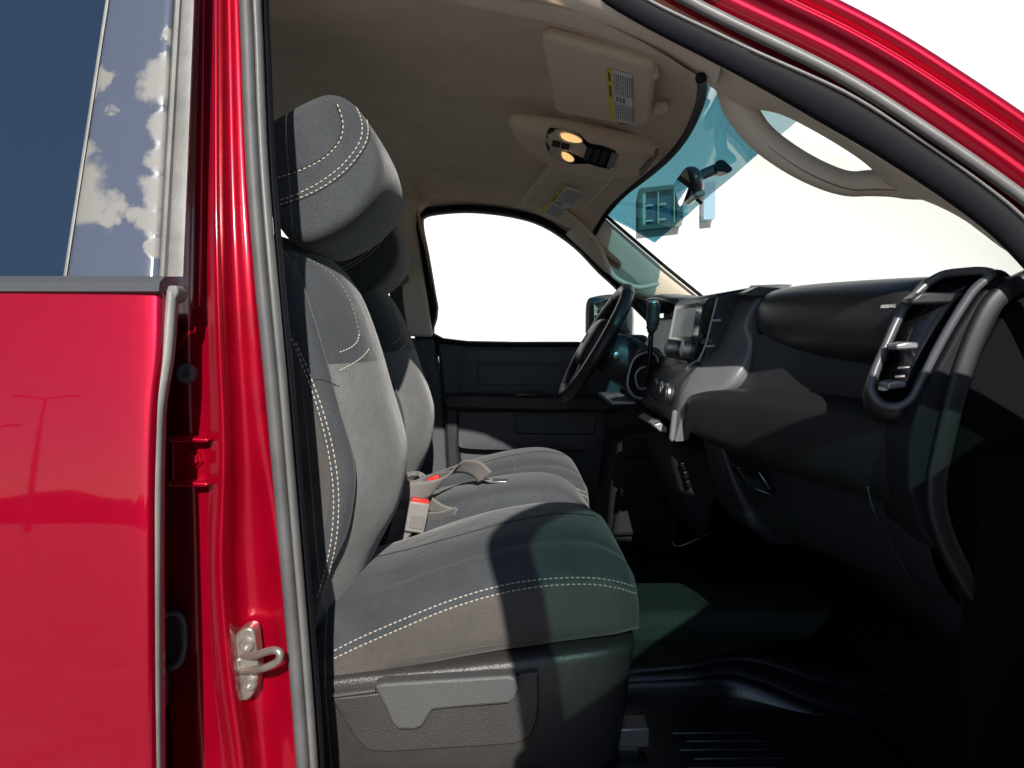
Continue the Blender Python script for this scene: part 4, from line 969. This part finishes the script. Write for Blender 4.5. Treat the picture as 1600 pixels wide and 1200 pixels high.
# ------------------------------------------------------------------ front seats
def seat_back_x(z): return lerp(z, [.87, .97, 1.06, 1.17, 1.36, 1.46, 1.52, 1.57, 1.61], [-.30, -.262, -.210, -.190, -.240, -.270, -.298, -.345, -.43])
YS, HWB = 1.4775, .2425
def make_seat(dy, label, near):
    st = empty('front_seat', (-.05, YS + dy, .75), T, label)
    o = {}
    # backrest: stacked cross-sections
    loops = []
    zs = [.87, .90, .95, 1.0, 1.06, 1.12, 1.18, 1.24, 1.30, 1.36, 1.42, 1.48, 1.53, 1.57, 1.595, 1.61]
    gro = []
    for z in zs:
        xc = seat_back_x(z)
        hw = lerp(z, [.87, .95, 1.30, 1.45, 1.53, 1.58, 1.61], [.225, .242, .242, .225, .20, .165, .12])
        bo = lerp(z, [.87, 1.0, 1.3, 1.42, 1.52, 1.61], [.035, .052, .050, .025, .006, 0]); th = lerp(z, [.87, 1.5, 1.58, 1.61], [.17, .13, .09, .04])
        kf = lerp(z, [.87, 1.0, 1.48, 1.61], [.6, 1.0, 1.0, .55])
        sec = [(-1.0, -.088), (-.985, -.070), (-.93, -.058), (-.87, -.056), (-.82, -.068), (-.775, -.054), (-.64, -.033), (-.46, -.014), (-.30, -.005), (-.15, 0), (0, 0)]
        sec = [(a, b * kf) for a, b in sec]
        front = sec + [(-a, b) for a, b in reversed(sec[:-1])]
        th += .05
        back = [(.99, -th * .75), (.93, -th), (.5, -th - .015), (0, -th - .018), (-.5, -th - .015), (-.93, -th), (-.99, -th * .75)]
        zz_ = z if z < 1.42 else 1.42 + (z - 1.42) * .97
        loops.append([Vector((xc + b, YS + dy + a * hw, zz_)) for a, b in front + back]); gro.append(Vector((xc - .066 * kf, YS + dy - .82 * hw, zz_)))
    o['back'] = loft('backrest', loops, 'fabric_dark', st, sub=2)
    tube('seam', spline(gro[2:-1], 4), .0024, 'seam_dark', st, n=6)
    # insert faces between the seams get lighter cloth; yoke kept dark as painted shade
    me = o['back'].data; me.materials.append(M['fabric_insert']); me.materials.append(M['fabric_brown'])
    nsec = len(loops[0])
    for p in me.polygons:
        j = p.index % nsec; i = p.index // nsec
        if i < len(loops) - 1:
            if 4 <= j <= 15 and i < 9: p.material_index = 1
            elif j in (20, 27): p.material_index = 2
    # cushion: cross-sections from back to front
    loops = []
    xs = [-.34, -.29, -.22, -.12, -.02, .06, .12, .17, .205, .228, .240, .244]
    for x in xs:
        ze = lerp(x, [-.34, -.28, -.09, .07, .165, .23, .244], [.845, .862, .948, .990, .996, .968, .935])
        zt = lerp(x, [-.34, -.24, -.1, .02, .12, .19, .225, .244], [.945, .962, 1.012, 1.046, 1.054, 1.038, 1.008, .955])
        zb = lerp(x, [-.34, .244], [.80, .87])
        inn = lerp(x, [-.34, .15, .21, .244], [0, 0, .018, .055])
        crest = max(ze + .030, ze + (zt - ze) * .5)
        sec = [(-.26 + inn, zb), (-.262 + inn, zb + (ze - zb) * .5), (-.257 + inn, ze - .012), (-.250 + inn, ze), (-.232 + inn, ze + (crest - ze) * .55), (-.200 + inn, ze + (crest - ze) * .95), (-.165, crest + (zt - crest) * .45), (-.142, crest + (zt - crest) * .55 - .006), (-.120, crest + (zt - crest) * .82), (-.06, zt), (0, zt + .002)]
        top = sec + [(-a, b) for a, b in reversed(sec[:-1])]
        loops.append([Vector((x, YS + dy + a, z)) for a, z in top])
    o['cush'] = loft('cushion', loops, 'fabric_dark', st, sub=2)
    me = o['cush'].data; me.materials.append(M['fabric_insert']); me.materials.append(M['fabric_brown']); nsec = len(loops[0])
    for p in me.polygons:
        j = p.index % nsec; i = p.index // nsec
        if i < len(loops) - 1:
            if j <= 2 or j >= 17: p.material_index = 2
            elif 7 <= j <= 12: p.material_index = 0
    # head restraint: rounded block leaning back with the seat
    hc = Vector((-.326, YS + dy, 1.702)); rot = Matrix.Rotation(R(-29), 3, 'Y')
    loops = []
    for t, s in ((-1.0, .35), (-1.0, .76), (-.99, .84), (-.94, .91), (-.82, .96), (-.5, .99), (0, 1.0), (.5, .99), (.82, .96), (.94, .91), (.99, .84), (1.0, .76), (1.0, .35)):
        ring = []
        for j in range(24):
            a = 2 * math.pi * j / 24; ca, sa = math.cos(a), math.sin(a); e = .60
            if ca > 0 and sa < 0: e = .90          # the lower front edge is cut well back
            elif ca > 0: e = .48
            elif sa < 0: e = .46
            x = .122 * math.copysign(abs(ca) ** e, ca) * s; z = .117 * math.copysign(abs(sa) ** e, sa) * s + .012 * (1 - s)
            if sa < 0 and ca < 0: x *= .97; z *= 1.06
            ring.append(hc + rot @ Vector((x, t * .163, z)))
        loops.append(ring)
    o['head'] = loft('head_restraint', loops, 'fabric_dark', st, sub=2)
    for sy in (-.06, .06):
        tube('restraint_post', [hc + rot @ Vector((-.08, sy, -.05)), Vector((-.468, YS + dy + sy, 1.50))], .007, 'silver', st, n=10)
    return st, o
s1, o1 = make_seat(0, 'grey cloth passenger seat with pale stitching and recline lever', True)

# stitching and seams, laid on the seat's own surface
hb = bvh_of([o1['head']]); bb_ = bvh_of([o1['back']]); cu = bvh_of([o1['cush']])
hs = [on_surface(hb, [(548, 154), (560, 175), (566, 200), (560, 226), (535, 258), (500, 285), (460, 305), (425, 316)]),
      on_surface(hb, [(556, 153), (569, 176), (575, 202), (569, 228), (543, 263), (505, 292), (462, 312), (425, 323)])]
hi = on_surface(hb, [(527, 163), (534, 182), (536, 203), (528, 225), (505, 248), (470, 266), (425, 280)])
stitches('stitching', hs + [hi], 'thread', s1)
seam('seam', offset_line(hi, .0022), 'seam_dark', s1); seam('seam', offset_line(hs[1], -.003), 'seam_dark', s1)
# backrest
b1 = on_surface(bb_, [(452, 520), (472, 570), (494, 630), (512, 700), (521, 770), (518, 840), (505, 900), (493, 940)])
b2 = on_surface(bb_, [(462, 535), (482, 580), (504, 640), (521, 705), (529, 770), (526, 838), (514, 895), (502, 935)])
stitches('stitching', [b1, b2], 'thread', s1, .0065, .003, .0011)
yk = on_surface(bb_, [(440, 394), (480, 404), (520, 430), (547, 470), (560, 515), (561, 525)])
stitches('stitching', [yk], 'thread_grey', s1, .006, .003, .0008)
y2 = on_surface(bb_, [(561, 522), (558, 534), (545, 545), (526, 552)]); y3 = on_surface(bb_, [(577, 545), (566, 558), (548, 570), (527, 581)])
stitches('stitching', [y2, y3], 'thread', s1, .006, .0025, .0012)
seam('seam', on_surface(bb_, [(486, 594), (505, 594), (530, 604)]), 'seam_dark', s1, .0014)
# cushion
c1 = on_surface(cu, [(522, 1017), (560, 998), (620, 972), (700, 940), (780, 916), (850, 905), (920, 903), (965, 909), (1000, 920)])
c2 = on_surface(cu, [(522, 1029), (560, 1011), (620, 985), (700, 952), (780, 928), (850, 916), (920, 913), (965, 919), (1000, 930)])
stitches('stitching', [c1, c2], 'thread', s1, .0063, .003, .0011)
seam('seam', on_surface(cu, [(575, 873), (640, 858), (720, 836), (800, 815), (870, 803), (930, 806)]), 'seam_dark', s1, .0022)
seam('seam', on_surface(cu, [(812, 828), (816, 860), (812, 890)]), 'fabric_dark', s1, .0016)
sm_ = on_surface(cu, [(528, 1043), (640, 1028), (760, 1010), (840, 1000), (960, 992)])
seam('seam', sm_, 'fabric_brown', s1, .0016)

# driver seat: a copy of the seat, its parts and their relief, moved across
DY = .755
s2 = s1.copy(); COL.objects.link(s2); s2.location = s1.location + Vector((0, DY, 0)); s2['label'] = 'grey cloth driver seat half hidden behind the passenger seat'
for ch in list(s1.children):
    c = ch.copy(); COL.objects.link(c); c.parent = s2; c.matrix_parent_inverse = ch.matrix_parent_inverse.copy()
    zc_ = sum((Vector(b) for b in ch.bound_box), Vector()).z / 8
    if zc_ > 1.03 and not ch.name.startswith('cushion'):
        hip = Vector((-.27, 0, .92)); m_ = Matrix.Translation(hip) @ Matrix.Rotation(R(-3.2), 4, 'Y') @ Matrix.Translation(-hip)
        if zc_ > 1.62 or ch.name.startswith('restraint_post'): m_ = Matrix.Translation((-.035, 0, -.055)) @ m_
        c.matrix_basis = m_

# passenger seat plinth and recline lever
vt = [(495, 1067), (520, 1062), (700, 1046), (845, 1030), (920, 1020), (975, 1013), (1000, 1008)]
vb2 = [(500, 1300), (525, 1290), (700, 1285), (845, 1280), (910, 1270), (950, 1250), (968, 1230)]
Ysd = [1.205, 1.202, 1.200, 1.200, 1.205, 1.225, 1.275]
rows = []
for (tx, ty), (bx, by), Y in zip(vt, vb2, Ysd):
    a, b = at(tx, ty, Y), at(bx, by, Y); b = Vector((a.x + (b.x - a.x) * .75, Y + .01, .655))
    d = b - a
    rows.append([a + Vector((0, .05, .004)), a + Vector((0, .012, .003)), a + Vector((0, .0, -.004)), a + d * .12, a + d * .3 + Vector((0, -.004, 0)), a + d * .65 + Vector((0, .0, 0)), b, b + Vector((0, .02, -.01))])
e = rows[-1]; rows.append([p + Vector((.002, .18, 0)) for p in e])
grid('seat_plinth', rows, 'seat_plastic', s1, sub=2)
plate = [(517, 1092), (640, 1078), (760, 1064), (841, 1052), (842, 1100), (838, 1130), (828, 1152), (806, 1163), (700, 1170), (600, 1176), (572, 1172), (552, 1150), (534, 1120)]
prism('recline_plate', plate, 1.194, 1.24, 'seat_plastic', s1, bevel=.003, seg=3)
lev = [(584, 1072), (600, 1068), (700, 1062), (795, 1056), (806, 1060), (810, 1076), (806, 1092), (796, 1100), (720, 1106), (676, 1110), (668, 1122), (660, 1136), (648, 1141), (622, 1141), (612, 1132), (600, 1104)]
prism('recline_lever', lev, 1.170, 1.20, 'lever_plastic', s1, bevel=.005, seg=3)
rows = []
for x, y in ((586, 1071), (640, 1066), (720, 1061), (800, 1056)):
    p = at(x, y, 1.172); rows.append([p + Vector((0, .012, .010)), p + Vector((0, .0, .006)), p + Vector((0, -.006, -.002)), p + Vector((0, -.004, -.006))])
prism('plate_ledge', [(517, 1086), (586, 1078), (586, 1082), (517, 1091)], 1.190, 1.2, 'lever_plastic', s1, bevel=.001)
prism('plate_ledge', [(812, 1054), (841, 1050), (841, 1055), (812, 1059)], 1.190, 1.2, 'lever_plastic', s1, bevel=.001)

# centre seat section between the two
cs = empty('centre_seat', (0, 1.855, .9), T, 'narrow centre seat cushion between the front seats')
loops = []
for x in (-.30, -.22, -.10, .0, .08, .14, .19, .22, .235):
    zt = lerp(x, [-.30, -.1, .05, .14, .20, .235], [.975, 1.020, 1.050, 1.045, 1.01, .94])
    loops.append([Vector((x, 1.855 + a, z)) for a, z in ((-.118, .84), (-.120, zt - .04), (-.108, zt - .012), (-.08, zt), (0, zt + .003), (.08, zt), (.108, zt - .012), (.120, zt - .04), (.118, .84))])
loft('cushion', loops, 'fabric_dark', cs, sub=2)
loops = []
for z in (.93, 1.0, 1.15, 1.3, 1.4, 1.44):
    xc = seat_back_x(z) - .07
    loops.append([Vector((xc + b, 1.855 + a, z)) for a, b in ((-.11, -.12), (-.115, -.02), (-.10, 0), (0, .004), (.10, 0), (.115, -.02), (.11, -.12))])
loft('backrest', loops, 'fabric_dark', cs, sub=2)

# ---- belts and buckles lying between the seats
bk = empty('belt_buckle', at(652, 805, 1.72), T, 'grey seat belt buckle with red release button beside the passenger seat')
Ax = Matrix.Rotation(R(12), 3, 'Y') @ Matrix.Rotation(R(12), 3, 'Z')
bc = at(651, 807, 1.715)
box('buckle_body', bc, (.048, .022, .074), 'buckle_grey', bk, rot=Ax, bevel=.005, seg=3)
box('release_button', bc + Ax @ Vector((0, .0, .039)), (.042, .017, .010), 'buckle_red', bk, rot=Ax, bevel=.002)
box('buckle_inset', bc + Ax @ Vector((.002, -.0112, -.010)), (.032, .003, .032), 'buckle_mark', bk, rot=Ax, bevel=.0012)
text_mesh('press_lettering', 'PRESS', .0095, 'buckle_grey', bk, bc + Ax @ Vector((.002, -.0132, -.010)), Ax @ Vector((1, 0, 0)), Ax @ Vector((0, -1, 0)))
ribbon('buckle_stalk', [bc + Ax @ Vector((-.005, .004, -.03)), at(630, 840, 1.71), at(618, 862, 1.70)], .03, [Vector((1, .2, .2))] * 3, 'webbing', bk)
lw = empty('lap_belt', at(720, 745, 1.85), T, 'loose grey lap belts lying twisted over the centre seat')
U3 = Vector
ribbon('belt_strap', [at(624, 768, 1.735), at(648, 768, 1.74), at(674, 764, 1.755), at(692, 752, 1.77), at(703, 738, 1.78), at(722, 729, 1.80), at(744, 733, 1.81), at(758, 746, 1.81)], .048,
       [U3((.1, .1, 1)), U3((.15, .1, 1)), U3((.35, .0, .9)), U3((.7, -.1, .7)), U3((.75, -.2, .7)), U3((.5, -.5, .8)), U3((.5, -.4, .8)), U3((.7, -.3, .6))], 'webbing', lw)
ribbon('belt_strap', [at(700, 734, 1.86), at(722, 730, 1.85), at(742, 738, 1.845), at(760, 750, 1.84), at(786, 751, 1.84)], .044, [U3((.4, -.8, .3)), U3((.2, -.9, .3)), U3((.1, -1, .15)), U3((.2, -1, 0)), U3((.3, -1, 0))], 'webbing', lw)
ribbon('belt_strap', [at(672, 788, 1.745), at(690, 800, 1.745), at(712, 806, 1.74)], .04, [U3((.3, -.3, .9))] * 3, 'webbing', lw)
ribbon('belt_strap', [at(668, 808, 1.735), at(690, 806, 1.735), at(712, 799, 1.74)], .03, [U3((.1, -.5, .8))] * 3, 'webbing', lw)
ribbon('belt_strap', [at(612, 856, 1.72), at(622, 820, 1.73), at(628, 795, 1.74)], .035, [U3((1, .3, .1))] * 3, 'webbing', lw)
box('latch_plate', at(785, 751, 1.84), (.05, .03, .004), 'silver', lw, bevel=.0015)
tube('cup_ring', spline([at(632, 748, 1.80), at(640, 742, 1.84), at(655, 741, 1.84), at(661, 747, 1.80), at(652, 754, 1.78), at(637, 755, 1.78)], 4, True), .007, 'webbing', lw, closed=True, n=8)
box('release_button', at(678, 748, 1.86), (.03, .02, .014), 'buckle_red', lw, bevel=.002, rot=Matrix.Rotation(R(-20), 3, 'Y'))

# ------------------------------------------------------------------ open passenger door: stands beside the camera, shades the cab
HX_, HY_, TH = .86, .88, 53.0
dv = Vector((-math.cos(R(TH)), -math.sin(R(TH)), 0)); nv = Vector((-math.sin(R(TH)), math.cos(R(TH)), 0))
od = empty('front_door', (HX_, HY_, .7), T, 'red passenger door swung open with green tinted glass')
def dpt(s, z, o=0): return Vector((HX_, HY_, z)) + dv * s + nv * o
def dslab(name, pts, o0, o1, m, bevel=.01):
    A = [dpt(s, z, o0) for s, z in pts]; B = [dpt(s, z, o1) for s, z in pts]; n = len(A)
    return build(name, A + B, [tuple(range(n)), tuple(range(2 * n - 1, n - 1, -1))] + [(i, (i + 1) % n, n + (i + 1) % n, n + i) for i in range(n)], m, od, bevel=bevel, autos=40)
BELT = 1.40
dslab('outer_skin', [(.03, .58), (1.10, .58), (1.12, .95), (1.13, BELT), (.0, BELT), (.0, .9)], -.02, .03, 'red_paint', .015)
dslab('door_card', [(.10, .62), (1.07, .62), (1.09, .95), (1.10, BELT), (.06, BELT), (.06, .9)], .03, .085, 'dark_plastic', .02)
fo = [(.02, BELT), (.20, 1.56), (.42, 1.73), (.58, 1.83), (.72, 1.89), (.88, 1.92), (1.06, 1.925), (1.15, 1.905), (1.19, 1.84), (1.155, 1.64), (1.11, BELT)]
fi = [(.10, BELT + .01), (.25, 1.54), (.46, 1.695), (.61, 1.785), (.74, 1.84), (.88, 1.868), (1.02, 1.872), (1.09, 1.852), (1.115, 1.80), (1.085, 1.64), (1.04, BELT + .01)]
FO = spline([Vector((s, 0, z)) for s, z in fo], 4); FI = spline([Vector((s, 0, z)) for s, z in fi], 4)
loops = []
rows = [[dpt(a.x, a.z, 0), dpt(b.x, b.z, 0), dpt(b.x, b.z, .035), dpt(a.x, a.z, .035), dpt(a.x, a.z, 0)] for a, b in zip(FO, FI)]
grid('window_frame', rows, 'seal_black', od, smooth=False)
build('window_glass', [dpt(b.x, b.z, .015) for b in FI], [tuple(range(len(FI)))], 'door_green_glass', od, smooth=False)

# ------------------------------------------------------------------ window set on the white backdrop, seen through the shade band
wf = empty('wall_window', at(1057, 320, WY - .1)); tag(wf, 'green framed gridded window seen through the blue shade band beside the mirror', 'window')
def wp(x, y, d=0): return at(x, y + 5 - (x - 1000) * .11, WY - .12 + d)
def wbar(name, x0, y0, x1, y1, m, d0=-.06, d1=.119):
    pts = [(x0, y0), (x1, y0), (x1, y1), (x0, y1)]
    A = [wp(x, y) + Vector((0, d0, 0)) for x, y in pts]; B = [Vector((p.x, WY - .001 + (d1 - .119), p.z)) for p in A]
    return build(name, A + B, [(0, 1, 2, 3), (7, 6, 5, 4)] + [(i, (i + 1) % 4, 4 + (i + 1) % 4, 4 + i) for i in range(4)], m, wf, smooth=False)
wbar('frame', 1000, 290, 1066, 297, 'window_frame'); wbar('frame', 998, 348, 1064, 355, 'window_frame')
wbar('frame', 998, 297, 1003, 348, 'window_frame'); wbar('frame', 1056, 297, 1066, 348, 'window_frame'); wbar('shutter', 1098, 292, 1116, 350, 'shutter_blue')
wbar('jamb', 1003, 297, 1008, 348, 'window_pale', -.04)
for x in (1027, 1052): wbar('mullion', x, 297, x + 2, 348, 'window_pale', -.03)
for x0, x1 in ((1008, 1027), (1029, 1052)):
    wbar('pane', x0, 297, x1, 348, 'window_pane', .06)
    for y in (316, 340):
        wbar('bracket', x0 + 1, y, x0 + 12, y + 3, 'window_pale', .0)
        wbar('bracket', x0 + 3, y - 4, x0 + 7, y, 'window_frame', .02)

# ------------------------------------------------------------------ across the lot, behind the camera: what the red door mirrors
V, F = [], []
rnd = random.Random(5)
for k in range(61):
    x = -75 + k * 2.5; h = 2.2 + 1.3 * rnd.random()
    V += [Vector((x, -44, 0)), Vector((x, -45 + rnd.random(), h * .6)), Vector((x, -46, h)), Vector((x, -48, h * .7)), Vector((x, -50, 0))]
for k in range(60):
    for j in range(4): F.append((k * 5 + j, k * 5 + j + 1, k * 5 + 6 + j, k * 5 + 5 + j))
mat('far_green', (0.035, 0.045, 0.03), rough=1.0, var=0.4, vscale=2)
tl = build('treeline', V, F, 'far_green'); tag(tl, 'dark line of trees mirrored low in the red rear door', 'trees', kind='stuff')
def lamp_post(x, y, h, label):
    t = empty('lamp_post', (x, y, 0)); tag(t, label, 'lamp post', 'lamp posts mirrored in the rear door')
    tube('pole', [Vector((x, y, 0)), Vector((x, y, h * .5)), Vector((x, y, h))], [.14, .11, .08], 'window_frame', t, n=10)
    tube('arm', spline([Vector((x - .9, y, h + .15)), Vector((x, y, h)), Vector((x + .9, y, h + .15))], 4), .05, 'window_frame', t, n=8)
    for sx in (-1, 1): box('lamp_head', (x + sx * 1.1, y, h + .18), (.6, .3, .12), 'window_frame', t, bevel=.03)
lamp_post(-19.0, -27, 6.2, 'shorter lamp post mirrored low in the red rear door')
lamp_post(-15.6, -25, 7.8, 'taller lamp post mirrored beside the door edge')
